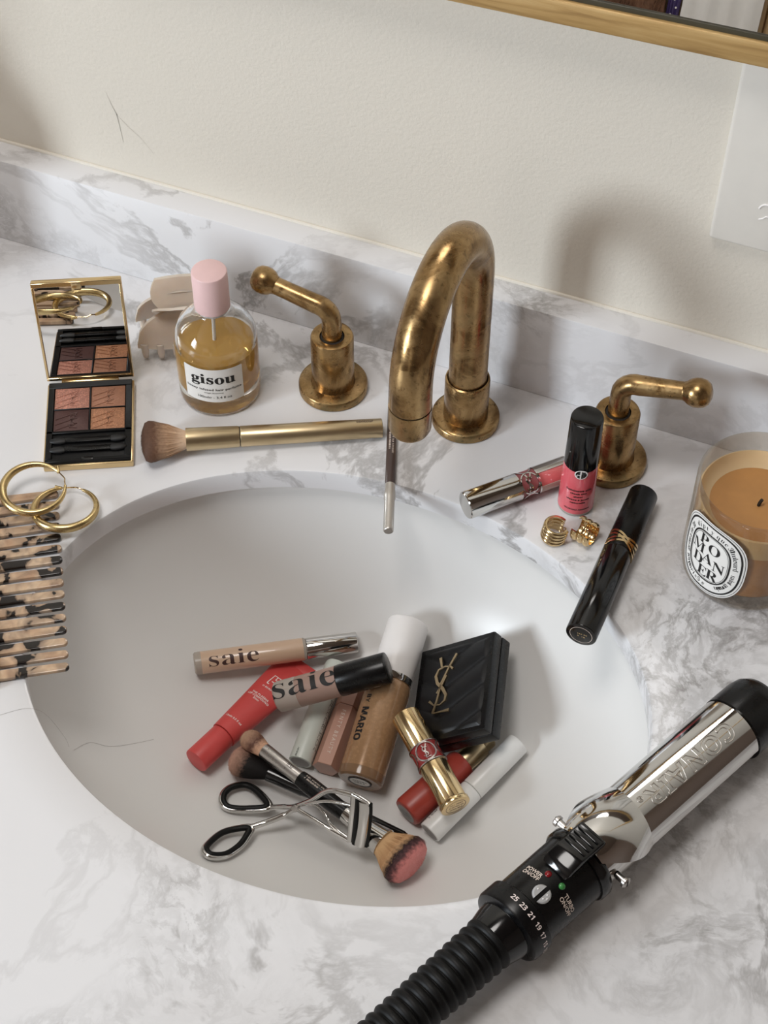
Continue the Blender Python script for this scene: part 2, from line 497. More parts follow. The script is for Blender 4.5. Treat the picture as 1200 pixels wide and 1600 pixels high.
def strokes(name, lines, wid, m, parent, place, thick=0.0):
    """flat bands of width wid (mm) along 2-D polylines"""
    bm = bmesh.new()
    for ln in lines:
        wv = wid
        if isinstance(ln, tuple): ln, wv = ln
        P = [Vector((p[0], p[1], 0)) for p in ln]; n = len(P); L = []; Rr = []
        for i in range(n):
            a = P[max(0, i - 1)]; b = P[min(n - 1, i + 1)]; t = (b - a).normalized(); nn = Vector((-t.y, t.x, 0)) * (wv[i] if isinstance(wv, (list, tuple)) else wv) / 2
            L.append(bm.verts.new(P[i] + nn)); Rr.append(bm.verts.new(P[i] - nn))
        for i in range(n - 1): bm.faces.new((Rr[i], Rr[i + 1], L[i + 1], L[i]))
    if thick:
        g = bmesh.ops.extrude_face_region(bm, geom=bm.faces[:])
        for e in g['geom']:
            if isinstance(e, bmesh.types.BMVert): e.co.z += thick
        bmesh.ops.recalc_face_normals(bm, faces=bm.faces)
    for v in bm.verts:
        h = v.co.z; p = place(v.co.x, v.co.y)
        if place.bend: p = p + Vector((p.x, p.y, 0)).normalized() * h * K
        elif h: p = p + place.nrm * h * K
        v.co = p
    return obj(name, bm, m, parent, smooth=False)

def ring2(cx, cy, rx, ry, n=40, a0=0, a1=2 * math.pi):
    return [(cx + rx * math.cos(a0 + (a1 - a0) * i / n), cy + ry * math.sin(a0 + (a1 - a0) * i / n)) for i in range(n + 1)]

def patch(name, outline, m, parent, place, lift=0.0):
    """filled flat outline (list of u,v) laid on a surface"""
    bm = bmesh.new(); vs = [bm.verts.new((x, y, 0)) for x, y in outline]; bm.faces.new(vs)
    bmesh.ops.triangulate(bm, faces=bm.faces[:])
    if place.bend:
        # cut both ways so the sheet bends smoothly
        for ax in (Vector((1, 0, 0)), Vector((0, 1, 0))):
            vals = [v.co.dot(ax) for v in bm.verts]; x = min(vals) + place.step * .5
            while x < max(vals):
                bmesh.ops.bisect_plane(bm, geom=bm.verts[:] + bm.edges[:] + bm.faces[:], plane_co=ax * x, plane_no=ax, dist=1e-5); x += place.step * .5
    for v in bm.verts: v.co = place(v.co.x, v.co.y)
    return obj(name, bm, m, parent)

def rrect(w, h, r, n=8):
    out = []
    for cx, cy, a in ((w / 2 - r, h / 2 - r, 0), (-w / 2 + r, h / 2 - r, 90), (-w / 2 + r, -h / 2 + r, 180), (w / 2 - r, -h / 2 + r, 270)):
        for i in range(n + 1):
            t = math.radians(a + 90 * i / n); out.append((cx + r * math.cos(t), cy + r * math.sin(t)))
    return out

def marks(name, parent, place, m, rows, seed=0, h=1.4):
    """unreadable small print: rows of tiny upright dashes; rows = [(u0, u1, v)]"""
    rnd = random.Random(seed); L = []
    for u0, u1, v in rows:
        u = u0
        while u < u1:
            wv = rnd.uniform(.35, .9)
            if rnd.random() > .14: L.append(([(u, v - h * rnd.uniform(.3, .5)), (u + rnd.uniform(-.1, .25), v + h * rnd.uniform(.3, .5))], .28))
            u += wv
    return strokes(name, L, .3, m, parent, place)

def hairs(name, m, parent, z0, r0, tipf, n, seed, hr=.11, sx=1.0, sy=1.0, base_spread=.93):
    """loose bristles: n thin tapering hairs from the ferrule disc to the head's surface; tipf(t, a) -> (radius, z)"""
    rnd = random.Random(seed); bm = bmesh.new()
    for i in range(n):
        t = math.sqrt(rnd.random()); a = rnd.random() * 2 * math.pi
        br = r0 * base_spread * t; R, zt = tipf(t, a)
        zt *= 1.0
        jit = rnd.uniform(-.5, .5)
        b = Vector((br * math.cos(a) * sx, br * math.sin(a) * sy, z0)); e = Vector((R * math.cos(a) * sx + jit, R * math.sin(a) * sy + rnd.uniform(-.4, .4), zt + rnd.uniform(-.8, .5)))
        mid = b.lerp(e, .5) + Vector((math.cos(a) * sx, math.sin(a) * sy, 0)) * (R - br) * .12
        rows = []
        for p, hh in ((b, hr), (mid, hr), (e, hr * .25)):
            ox = rnd.random() * 6.28
            rows.append([bm.verts.new((p + Vector((math.cos(ox + k * 2.094), math.sin(ox + k * 2.094), 0)) * hh) * K) for k in range(3)])
        for A, B in zip(rows, rows[1:]):
            for k in range(3): bm.faces.new((A[k], A[(k + 1) % 3], B[(k + 1) % 3], B[k]))
    o = obj(name, bm, m, parent, smooth=False); o['kind'] = 'stuff'
    return o

# ================================================================== the room
WY = 65.5                                    # wall plane (mm)
RX0, RX1, RY0, RZ0, RZ1 = -1700, 1600, -3300, -860, 1750
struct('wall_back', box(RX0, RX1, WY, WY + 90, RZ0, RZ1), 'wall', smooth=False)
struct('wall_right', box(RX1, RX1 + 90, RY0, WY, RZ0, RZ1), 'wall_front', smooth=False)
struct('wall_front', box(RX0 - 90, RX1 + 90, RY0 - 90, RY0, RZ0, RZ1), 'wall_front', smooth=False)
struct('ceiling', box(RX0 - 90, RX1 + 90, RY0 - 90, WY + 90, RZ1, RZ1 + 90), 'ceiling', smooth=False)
struct('floor', box(RX0 - 90, RX1 + 90, RY0 - 90, WY + 90, RZ0 - 90, RZ0), 'floor', smooth=False)
# left wall with its window opening
bm = bmesh.new()
WIN = (-2660, -1740, 390, 1410)               # y0, y1, z0, z1
box(RX0 - 90, RX0, RY0, WIN[0], RZ0, RZ1, bm=bm); box(RX0 - 90, RX0, WIN[1], WY, RZ0, RZ1, bm=bm)
box(RX0 - 90, RX0, WIN[0], WIN[1], RZ0, WIN[2], bm=bm); box(RX0 - 90, RX0, WIN[0], WIN[1], WIN[3], RZ1, bm=bm)
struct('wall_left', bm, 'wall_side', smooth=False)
win = struct('window_1', box(RX0 - 60, RX0 - 12, WIN[0], WIN[1], WIN[2], WIN[2] + 12, 2), 'white_paint')
for a in ((WIN[0], WIN[0] + 12, WIN[2], WIN[3]), (WIN[1] - 12, WIN[1], WIN[2], WIN[3]), (WIN[0], WIN[1], WIN[3] - 12, WIN[3])):
    obj('window_frame', box(RX0 - 60, RX0 - 12, *a, 2), 'white_paint', win)
obj('window_sill', box(RX0 - 12, RX0 + 45, WIN[0] - 30, WIN[1] + 30, WIN[2] - 22, WIN[2], 4), 'white_paint', win)
lampo = thing('added_fill_lamp', 'round flush ceiling fitting added for the overhead fill light', 'lamp', Vector((-300, -500, RZ1)) * K)  # added fitting that houses the fill lamp
obj('lamp_ring', lathe([(340, 0), (340, -70), (325, -84), (316, -84), (316, -70), (316, 0)], 64), 'white_paint', lampo)
# white door with an oak frame in the wall behind the camera, seen only in the mirror
door = struct('door_1', box(-560, 240, RY0, RY0 + 30, -860, 1120, 3), 'white_paint')
obj('door_frame', box(240, 320, RY0, RY0 + 45, -860, 1200, 4), 'oak', door)
obj('door_frame', box(-640, -560, RY0, RY0 + 45, -860, 1200, 4), 'oak', door)
obj('door_handle', tube([(180, RY0 + 30, 100), (180, RY0 + 75, 100), (90, RY0 + 75, 100)], 9, 12), 'silver', door)

# small grey scuff on the cream wall
wallo = bpy.data.objects['wall_back']
def wall_strip(pts, wd):
    pl = plane((0, WY - .15, 0), (1, 0, 0), (0, 0, 1))
    strokes('scuff_mark', [(pts, wd)], 1, 'scuff', wallo, pl)
wall_strip([(-298.6, 147.8), (-295.1, 137), (-292, 129.8)], [.1, .3, .9])
wall_strip([(-292.2, 130.2), (-291.2, 121), (-289.9, 107)], [.9, .5, .2])
wall_strip([(-291, 129), (-284, 122), (-275, 115), (-266, 104)], [.15, .2, .15, .1])

# ================================================================== vanity top and basin
SX, SY, SA, SB = -4.9, -224.2, 198.7, 152.9
def counter_mesh():
    bm = bmesh.new(); n = 144
    x0, x1, y0, y1 = -760, 640, -600, WY
    corner = [math.atan2(y - SY, x - SX) for x in (x0, x1) for y in (y0, y1)]
    ang = sorted([2 * math.pi * i / n - math.pi for i in range(n)] + corner)
    def ell(a, k, z):      # point of the hole edge in direction a
        t = math.atan2(math.sin(a) / (SB), math.cos(a) / (SA))
        return (SX + (SA + k) * math.cos(t), SY + (SB + k) * math.sin(t), z)
    def rect(a, z):
        dx, dy = math.cos(a), math.sin(a); s = 1e9
        if dx > 1e-9: s = min(s, (x1 - SX) / dx)
        if dx < -1e-9: s = min(s, (x0 - SX) / dx)
        if dy > 1e-9: s = min(s, (y1 - SY) / dy)
        if dy < -1e-9: s = min(s, (y0 - SY) / dy)
        return (SX + dx * s, SY + dy * s, z)
    loops = [lambda a: rect(a, 0), lambda a: ell(a, 30, 0), lambda a: ell(a, 2.0, 0), lambda a: ell(a, .6, -.5), lambda a: ell(a, 0, -1.8), lambda a: ell(a, 0, -17),
             lambda a: ell(a, .8, -18), lambda a: ell(a, 30, -18), lambda a: rect(a, -18)]
    R = [[bm.verts.new(Vector(f(a)) * K) for a in ang] for f in loops]; m = len(ang)
    for A, B in zip(R, R[1:] + R[:1]):
        for i in range(m):
            j = (i + 1) % m; bm.faces.new((A[i], A[j], B[j], B[i]))
    bmesh.ops.recalc_face_normals(bm, faces=bm.faces)
    return bm
ct = obj('countertop', counter_mesh(), 'marble', sharp=30)
tag(ct, 'white marble vanity countertop with grey veins and an oval basin cutout', 'countertop')

bs = obj('backsplash', box(-760, 640, 43.6, WY, 0.0, 78, .9), 'marble')
tag(bs, 'low marble backsplash strip standing along the cream wall', 'backsplash')
cb = struct('trim_1', tube([(-760, WY - .6, 78.2), (640, WY - .6, 78.2)], 1.5, 8), 'wall')

BC, BA, BB, BT, BD = (-5.0, -224.0), 203.0, 157.0, -18.0, 112.0
def bowl_z(x, y):
    r = min(.99999, math.sqrt(((x - BC[0]) / BA) ** 2 + ((y - BC[1]) / BB) ** 2))
    return BT - BD * (1 - r ** 2.6) ** .6
def basin():
    bm = bmesh.new(); seg = 128; rings = []
    rs = [math.sin(math.pi / 2 * i / 44) for i in range(1, 45)]
    rs[-1] = 1.0
    c = bm.verts.new(Vector((BC[0], BC[1], BT - BD)) * K)
    def ring(r, z, ex=0):
        return [bm.verts.new(Vector((BC[0] + (BA * r + ex) * math.cos(2 * math.pi * k / seg), BC[1] + (BB * r + ex) * math.sin(2 * math.pi * k / seg), z)) * K) for k in range(seg)]
    for r in rs: rings.append(ring(r, BT - BD * (1 - r ** 2.6) ** .6))
    rings.append(ring(1, BT, 22)); rings.append(ring(1, BT - 9, 22)); rings.append(ring(1, BT - 9, 9))
    for r in reversed(rs[:-1:3]): rings.append(ring(r, BT - 9 - BD * (1 - r ** 2.6) ** .6, 8))
    for k in range(seg): bm.faces.new((c, rings[0][k], rings[0][(k + 1) % seg]))
    for A, B in zip(rings, rings[1:]):
        for k in range(seg):
            j = (k + 1) % seg; bm.faces.new((A[k], A[j], B[j], B[k]))
    bm.faces.new(rings[-1])
    bmesh.ops.recalc_face_normals(bm, faces=bm.faces)
    return bm
sink = thing('sink_basin', 'oval white ceramic basin set under the marble top', 'sink', Vector((BC[0], BC[1], BT - BD - 9)) * K)
obj('bowl', to_local(basin(), sink), 'ceramic', sink, sharp=50)

cab = thing('vanity_cabinet', 'white vanity cabinet carrying the marble countertop', 'cabinet', Vector((-60, -230, -860)) * K)
for nm, a in (('side_panel', (-745, -725, -570, 60, -860, -18)), ('side_panel', (605, 625, -570, 60, -860, -18)), ('back_panel', (-725, 605, 40, 60, -860, -18)),
              ('base_panel', (-725, 605, -570, 40, -780, -760)), ('door', (-723, -62, -590, -570, -850, -24)), ('door', (-58, 623, -590, -570, -850, -24))):
    obj(nm, to_local(box(*a, 1.5), cab), 'white_paint', cab)

# hairs lying on the marble and in the basin
h1 = obj('hair_strand', tube(spline([(-175.3, -333.2, .3), (-163.4, -323.3, .3), (-150.9, -322.1, .3), (-132.5, -331.6, .3), (-126, -337, .3)], 6), .055, 5), 'hair')
tag(h1, 'fine dark hair lying on the marble left of the basin', 'hair')
h2 = obj('hair_strand', tube(spline([(x, y, bowl_z(x, y) + .25) for x, y in ((-152.2, -303.9), (-150.8, -288.6), (-142.1, -281.3), (-134.5, -270.7), (-124.1, -256))], 6), .055, 5), 'hair')
tag(h2, 'fine dark hair lying inside the basin below the comb', 'hair')

# ================================================================== mirror and switch plate on the wall
mm = Matrix.Translation(Vector((50, 0, 0)) * K) @ Matrix.Translation(Vector((0, 44.5, 298.5)) * K) @ Matrix.Rotation(math.radians(-1.4), 4, 'Y') @ Matrix.Rotation(math.radians(-1.3), 4, 'X')
mir = thing('wall_mirror', 'wall mirror with a thick gold wood frame above the backsplash', 'mirror', mm)
def bar(name, x0, x1, z0, z1):
    obj(name, box(x0, x1, 0, 19, z0, z1, 1.6), 'wood_gold', mir)
bar('frame', -330, 480, 0, 15); bar('frame', -330, 480, 843, 860); bar('frame', -330, -315, 15, 843); bar('frame', 465, 480, 15, 843)
obj('frame_reflection', box(-315, 465, 3, 17, 15.05, 18), 'olive', mir)  # dark strip: gap and frame reflection put into its colour
gl = box(-314, 464, 0, 3, 18.2, 842)
gl.transform(Matrix.Translation(Vector((0, 4.5, 18)) * K) @ Matrix.Rotation(math.radians(-6.0), 4, 'X') @ Matrix.Translation(Vector((0, 0, -18)) * K))
obj('mirror_glass', gl, 'mirror', mir, smooth=False)

pl = thing('switch_plate', 'white switch plate screwed to the wall under the mirror', 'switch plate', Vector((188.5, WY, 161.7)) * K)
obj('plate', box(-58.5, 58.5, -5.6, 0, 0, 136, 2.6, 3), 'plate', pl)
for x in (-2, 40):
    obj('rocker', box(x - 15, x + 15, -8, -5, 28, 96, 1.5), 'plate', pl)
pp = plane((0, -5.75, 0), (1, 0, 0), (0, 0, 1))
obj('emblem', tube(spline([(-31.6, -5.6, 32.2), (-30.5, -5.8, 34.8), (-28.6, -5.9, 36.4), (-26, -5.9, 36.6), (-24.6, -5.8, 35.2)], 5), [.3] + [.6] * 19 + [.3], 6), 'white_plastic', pl)
obj('emblem', tube(spline([(-30.5, -5.6, 24.4), (-28, -5.8, 26), (-26, -5.9, 28), (-23, -5.8, 27)], 5), .45, 6), 'white_plastic', pl)

# ================================================================== brass taps
FX, FY = -2.4, 2.0
fa = thing('faucet', 'aged brass gooseneck spout in the middle of the vanity', 'faucet', Vector((FX, FY, 0)) * K)
obj('base_flange', lathe([(0, 0), (22.6, 0), (23.6, .8), (23.6, 5.2), (22.8, 6.4), (21, 7), (16.5, 7.2), (0, 7.2)], 64), 'brass_dark', fa)
obj('collar', lathe([(0, 7.2), (15.2, 7.2), (15.4, 8), (15.4, 40), (15, 41.4), (14, 42), (13.4, 41.2), (13.3, 36), (0, 36)], 64), 'brass', fa)
obj('joint_ring', lathe([(13.25, 36.1), (13.25, 39.6), (12.2, 39.8), (0, 39.8), (0, 36.1)], 48), 'dark_gap', fa)
pts = [(0, 0, 39.8)] + [(0, 0, z) for z in range(50, 131, 10)]
AR, ZC = 54.0, 135.0
pts += [(0, -AR + AR * math.cos(math.radians(a)), ZC + AR * math.sin(math.radians(a))) for a in range(0, 181, 6)]
pts += [(0, -2 * AR, z) for z in (128, 120)]
obj('spout', tube(pts, 13.1, 40), 'brass', fa)
obj('spout_joint', lathe([(0, 118.9), (12.6, 118.9), (12.6, 120.1), (0, 120.1)], 40), 'dark_gap', fa).location = (0, -2 * AR * K, 0)
obj('spout_tip', lathe([(0, 100), (6, 100), (6, 97.4), (9.6, 97.2), (12, 98.4), (13.2, 101.4), (13.3, 119), (0, 119)], 48), 'brass', fa).location = (0, -2 * AR * K, 0)

def handle(name, label, loc, sgn, zb, ze, xe):
    t = thing(name, label, 'tap handle', Vector(loc) * K, 'brass tap handles')
    obj('base_flange', lathe([(0, 0), (23.4, 0), (24.4, .8), (24.4, 5.6), (23.6, 6.8), (21.5, 7.4), (17, 7.6), (0, 7.6)], 64), 'brass_dark', t)
    obj('column', lathe([(0, 7.6), (15.6, 7.6), (15.2, 9.5), (15.0, 12), (14.9, 49), (14.2, 50.6), (12.5, 51.2), (8.6, 50.2), (8.2, 46), (0, 46)], 56), 'brass', t)
    obj('joint_ring', lathe([(0, 46), (8.1, 46), (8.1, 49.6), (6, 50.3), (0, 50.3)], 40), 'dark_gap', t)
    pp = [(0, 0, 50.3), (0, 0, 58), (0, 0, zb - 12)]
    for a in range(15, 91, 15):
        r = 11.0; pp.append((sgn * r * (1 - math.cos(math.radians(a))), 0, zb - 11 + r * math.sin(math.radians(a))))
    x0 = 11; n = 6
    for i in range(1, n + 1): pp.append((sgn * (x0 + (xe - x0) * i / n), 0, zb + (ze - zb) * i / n))
    rr = [7.0, 6.9, 6.8] + [6.8] * 6 + [6.6, 6.4, 6.2, 6.1, 6.0, 5.6]
    obj('lever', tube(pp, rr, 24), 'brass', t)
    d = Vector((sgn * (xe - x0), 0, ze - zb)).normalized()
    kn = lathe([(0, -9.6), (4.6, -9.4), (6.4, -8.6), (6.6, -7.6), (8.4, -5.4), (9.6, -2), (9.7, 1.5), (8.8, 5), (6.8, 7.6), (3.6, 9), (0, 9.3)], 36)
    kn.transform(frame((sgn * xe, 0, ze), (sgn * xe + d.x, 0, ze + d.z), (0, 1, 0)))
    obj('knob', kn, 'brass', t)
    return t
handle('tap_handle', 'tarnished brass lever tap handle behind the gold makeup brush, knob pointing left', (-99.4, -4.7, 0), -1, 76, 84, 49)
handle('tap_handle', 'aged brass lever tap handle behind the pink bottle, knob pointing right', (102.5, 2.4, 0), 1, 79, 87, 48.5)

YSL = [([(20.4, 11.4), (21.6, 15.5), (22.8, 19.8)], [2.2, 1.8, 1.4]), ([(34.2, 11.4), (28.8, 20.5), (23.7, 31.2), (21.8, 44.2), (19.3, 53.5)], [1.8, 1.4, 1.4, 1.6, 1.6]),
       ([(19.3, 53.5), (25.8, 53.5), (33.2, 53.6)], [.8, 1.0, 2.2]),
       ([(32.4, 22.5), (30.2, 20.5), (25.3, 19.2), (20.0, 20.6), (18.2, 25.1), (20.4, 30.9), (25.5, 36.0), (29.0, 41.4), (28.5, 45.5), (24.8, 48.1), (19.1, 47.1), (15.2, 43.5)],
        [1.6, 1.2, .8, 1.4, 2.2, 2.4, 2.4, 2.2, 1.6, .9, .9, 1.8]), ([(27.5, 26.4), (24.8, 32.4), (20.8, 38.7)], 1.3)]
def monogram(k, cx, cy, wk=1.0):
    """the interlaced three-letter monogram, centred on (cx, cy), k = scale"""
    out = []
    for ln, wv in YSL:
        wv = [a * k * wk for a in wv] if isinstance(wv, list) else [wv * k * wk] * len(ln)
        sp = ln; 
        out.append(([(cx + (x - 25) * k, cy - (y - 32.5) * k) for x, y in sp], wv))
    return out

# ================================================================== things on the marble, left
# ---- open eyeshadow palette
pa = thing('eyeshadow_palette', 'open gold eyeshadow palette with four brown shades and a mirror lid', 'eyeshadow palette',
           Matrix.Translation(Vector((-248, -153, 0)) * K) @ Matrix.Rotation(math.radians(27.2), 4, 'Z'))
W, L = 60.5, 77.5
obj('case', box(0, W, 0, L, 0, 5.6, 1.0), 'gold', pa)
tray = obj('tray', box(1.3, W - 1.3, 1.3, L - .8, 5.0, 6.6, .4), 'black_tray', pa)
bm = bmesh.new()
for a in ((1.4, W - 1.4, 1.4, 4.2), (1.4, W - 1.4, 27.4, 29.6), (1.4, W - 1.4, 70.6, 76), (1.4, 5.6, 4.2, 70.6), (W - 5.6, W - 1.4, 4.2, 70.6), (30, 31, 29.6, 70.6), (5.6, W - 5.6, 49.6, 50.6)):
    box(*a, 6.5, 8.2, .3, 1, bm=bm)
obj('tray_rim', bm, 'black_tray', tray)
for (x0, x1, y0, y1, mt) in ((6, 29.8, 50.8, 70.2, 'shade_rose'), (31.2, 54.5, 50.8, 70.2, 'shade_tan'), (6, 29.8, 30, 49.4, 'shade_plum'), (31.2, 54.5, 30, 49.4, 'shade_bronze')):
    p_ = obj('powder_pan', box(x0, x1, y0, y1, 6.5, 7.7, .3), mt, pa)
    cx, cy = (x0 + x1) / 2, (y0 + y1) / 2
    pc = plane((0, 0, 7.74), (1, 0, 0), (0, 1, 0))
    strokes('embossed_monogram', monogram(.34, cx + 1, cy, 1.2) + [([(x0 + 1, cy - 4 + k * 5), (cx + 4, cy + 2 + k * 5)], .5) for k in (-1, 0, 1)] , .5, mt, p_, pc, thick=.35)
for yy, fl in ((20.5, 1), (12.2, -1)):
    ap = obj('applicator', box(14, 46, yy - 2.2, yy + 2.2, 6.8, 9.0, .8), 'black', pa)
    for sx_, xx in ((-1, 12.5), (1, 47.5)):
        e = lathe([(0, -6), (2.2, -5), (3.0, -2), (2.6, 2), (1.6, 5), (0, 6)], 16, 1, .6); e.transform(Matrix.Translation(Vector((xx + sx_ * 3, yy, 8)) * K) @ Matrix.Rotation(math.radians(90 * sx_), 4, 'Y') @ Matrix.Rotation(math.radians(90), 4, 'Z'))
        obj('sponge_tip', e, 'black_matte', ap)
obj('latch', box(26, 34, 1.6, 4.6, 6.5, 8.6, .4), 'black_gloss', pa)
obj('hinge', box(10, 50, 75.6, 78.6, 5.2, 8.6, .8), 'gold', pa)
lidm = Matrix.Translation(Vector((0, L, 7.4)) * K) @ Matrix.Rotation(math.radians(82), 4, 'X')
LBASE = L; L = 82.0
bm = box(0, W, .8, L + .8, -5.2, -1.6, .9); bm.transform(lidm); lid = obj('lid', bm, 'gold', pa)
bm = bmesh.new()
for a in ((0, W, .8, 3.4), (0, W, L - 2.8, L + .8), (0, 1.8, 3.4, L - 2.8), (W - 1.8, W, 3.4, L - 2.8)): box(*a, -1.6, 0, .3, 1, bm=bm)
bm.transform(lidm); obj('lid_frame', bm, 'gold', lid)
bm = box(1.8, W - 1.8, 3.4, L - 2.8, -1.7, -1.0); bm.transform(lidm); obj('mirror', bm, 'mirror', lid, smooth=False)
bm = box(27, 33.5, L - 5.6, L + .6, -1.4, .6, .4); bm.transform(lidm); obj('catch', bm, 'gold', lid)

# ---- claw clip behind the bottle
clm = Matrix.Translation(Vector((-216, -4, 0)) * K) @ Matrix.Rotation(math.radians(31), 4, 'Z')
cl = thing('hair_claw_clip', 'milky beige claw hair clip half hidden behind the perfume bottle', 'hair clip', clm)
def jaw(sg):
    bm = bmesh.new(); ns, nz = 24, 10; th = 2.6
    def pos(s, v, o):
        u = s / 34.0; zt = 16 + 26 * math.sqrt(max(0, 1 - u * u)); z = 13 + (zt - 13) * v
        d = (19 * math.cos(min(1, (z - 8) / 46) * 1.45) + 1) * (1 - .25 * u * u) + o
        return Vector((s, sg * d, z)) * K
    g = [[[bm.verts.new(pos(-34 + 68 * i / ns, j / nz, o)) for j in range(nz + 1)] for i in range(ns + 1)] for o in (0, -th)]
    for k in (0, 1):
        for i in range(ns):
            for j in range(nz): bm.faces.new((g[k][i][j], g[k][i + 1][j], g[k][i + 1][j + 1], g[k][i][j + 1]))
    for i in range(ns):
        for j in (0, nz): bm.faces.new((g[0][i][j], g[0][i + 1][j], g[1][i + 1][j], g[1][i][j]))
    for j in range(nz):
        for i in (0, ns): bm.faces.new((g[0][i][j], g[0][i][j + 1], g[1][i][j + 1], g[1][i][j]))
    bmesh.ops.recalc_face_normals(bm, faces=bm.faces)
    jo = obj('jaw', bm, 'clip', cl)
    for s in (-29, -18, -7, 4, 15, 27):
        y = sg * (18.6 * (1 - .25 * (s / 34) ** 2))
        obj('tooth', tube([(s, y, 17), (s, y + sg * .3, 9), (s, y - sg * 1.5, 3), (s, y - sg * 4, .4)], [3.0, 2.6, 2.0, 1.0], 10, flat=.6), 'clip', jo)
    bm = bmesh.new()
    n = 10; rows = []
    for j in range(n + 1):
        t = j / n; z = 32 + 17 * t; y = sg * (4 + 13 * t ** 1.4); hw = 15 + 6 * math.sin(math.pi * min(1, t * .9))
        rows.append([bm.verts.new(Vector((x, y + yy * sg, z)) * K) for x, yy in ((-hw, 0), (-hw * .5, 1.2), (0, 1.6), (hw * .5, 1.2), (hw, 0), (hw, -2.2), (0, -1), (-hw, -2.2))])
    for A, B in zip(rows, rows[1:]):
        for k in range(8): bm.faces.new((A[k], A[(k + 1) % 8], B[(k + 1) % 8], B[k]))
    bm.faces.new(rows[0]); bm.faces.new(rows[-1]); bmesh.ops.recalc_face_normals(bm, faces=bm.faces)
    obj('grip', bm, 'clip', jo)
jaw(1); jaw(-1)
sp = [(-9 + 18 * i / 120, 3.6 * math.cos(i * 2 * math.pi / 15), 29 + 3.6 * math.sin(i * 2 * math.pi / 15)) for i in range(121)]
obj('spring', tube(sp, .55, 6), 'silver', cl)

# ---- hair perfume bottle
pf = thing('perfume_bottle', 'round glass hair perfume bottle with amber liquid and pale pink cap', 'perfume bottle', Vector((-172.5, -36.0, 0)) * K)
outer = [(0, 1.2), (20, .6), (25.5, 0), (27.6, 1.2), (28.4, 4), (28.6, 8), (28.6, 50), (28.0, 56), (25.6, 62.5), (21, 68), (15, 72.4), (11.5, 75), (10.4, 77), (10.2, 82)]
inner = [(7.4, 82), (7.4, 76), (9, 73), (13, 70), (19, 65.4), (23.4, 60.4), (25.6, 55), (26.0, 50), (26.0, 19), (25, 15.6), (20, 13.4), (0, 12.6)]
obj('glass_body', lathe(outer + inner, 72), 'glass', pf)
liq = [(0, 12.4), (20, 13.2), (25.2, 15.4), (26.2, 19), (26.2, 47.6), (0, 47.6)]
obj('perfume', lathe(liq, 72), 'honey', pf)
obj('cap', lathe([(0, 79), (11.4, 79), (12.1, 79.8), (12.0, 109.2), (11.4, 110.2), (10.6, 110.5), (0, 110.5)], 56), 'pink_cap', pf)
obj('pump_collar', lathe([(0, 76), (9.4, 76), (9.4, 82.5), (0, 82.5)], 40), 'white_plastic', pf)
obj('dip_tube', tube([(0, 0, 76), (-1, 0, 50), (-4, 1, 14)], 1.3, 10), 'white_plastic', pf)
PH = math.radians(-70)
lab = patch('label', rrect(43, 31, .8, 3), 'label', pf, cyl(28.6, PH, 31, lift=.08))
lc = cyl(28.6, PH, 31, lift=.2)
text('brand_lettering', serif('gisou'), 12.5, 'ink', lab, lc, sx=1.12, off=(0, 6.0), weight=.12)
text('small_lettering', 'honey infused hair perfume', 2.75, 'ink', lab, lc, sx=1.15, spacing=1.12, off=(0, -3.6), weight=.06)
text('small_lettering', '(magic blossoms)', 1.6, 'ink', lab, lc, sx=1.2, off=(0, -6.6))
text('small_lettering', '100ml\u212e - 3.4 fl oz', 3.1, 'ink', lab, lc, sx=1.1, off=(0, -11.0))

# ---- tan contour brush lying in front of the bottle
A, B = (-50.3, -33.6, 6.9), (-193.5, -111.9, 11.5)
cbm = frame(A, B); Lb = dist(A, B)
br = thing('contour_brush', 'champagne gold makeup brush with tan bristles lying by the perfume bottle', 'makeup brush', cbm)
zs = Lb - 30
obj('handle', lathe(rcyl(6.7, 0, Lb - 66, .6, 7.2), 40), 'champagne', br)
obj('joint', lathe([(0, Lb - 66.2), (6.7, Lb - 66.2), (6.7, Lb - 65.4), (0, Lb - 65.4)], 32), 'dark_gap', br)
obj('ferrule', lathe([(0, Lb - 65.5), (7.0, Lb - 65.5), (7.3, Lb - 64.6), (8.0, zs + .6), (8.0, zs), (7.2, zs), (0, zs - 2)], 40), 'champagne', br)
def head_prof(r0, z0, shape): return [(0, z0 - 1)] + [(r, z) for r, z in shape] + []
shape = [(7.2, zs), (10.4, zs + 7), (14.2, zs + 15), (17.2, zs + 22.5), (17.6, zs + 26), (16, zs + 28.6), (10, zs + 30.4), (4, zs + 31), (0, zs + 31.2)]
bmx = bristle('tan_bristles', [(0, c8(224, 198, 172)), (.38, c8(196, 162, 132)), (.7, c8(104, 76, 60)), (1, c8(72, 52, 42))], zs, zs + 31)
hd = obj('bristles', lathe(head_prof(7.2, zs, [(r * .97, z - .5) for r, z in shape]), 48, .58, 1.0), bmx, br)
def tipA(t, a): return (17.2 * t ** 1.0, zs + 31 - 6.5 * t ** 3)
hairs('bristle_hairs', bmx, hd, zs, 7.4, tipA, 3000, 3, .12, .58, 1.0)
text('lettering', 'contour', 3.6, 'brown_ink', br, cyl(6.75, math.radians(8), 12, 'axial-'), weight=.04)

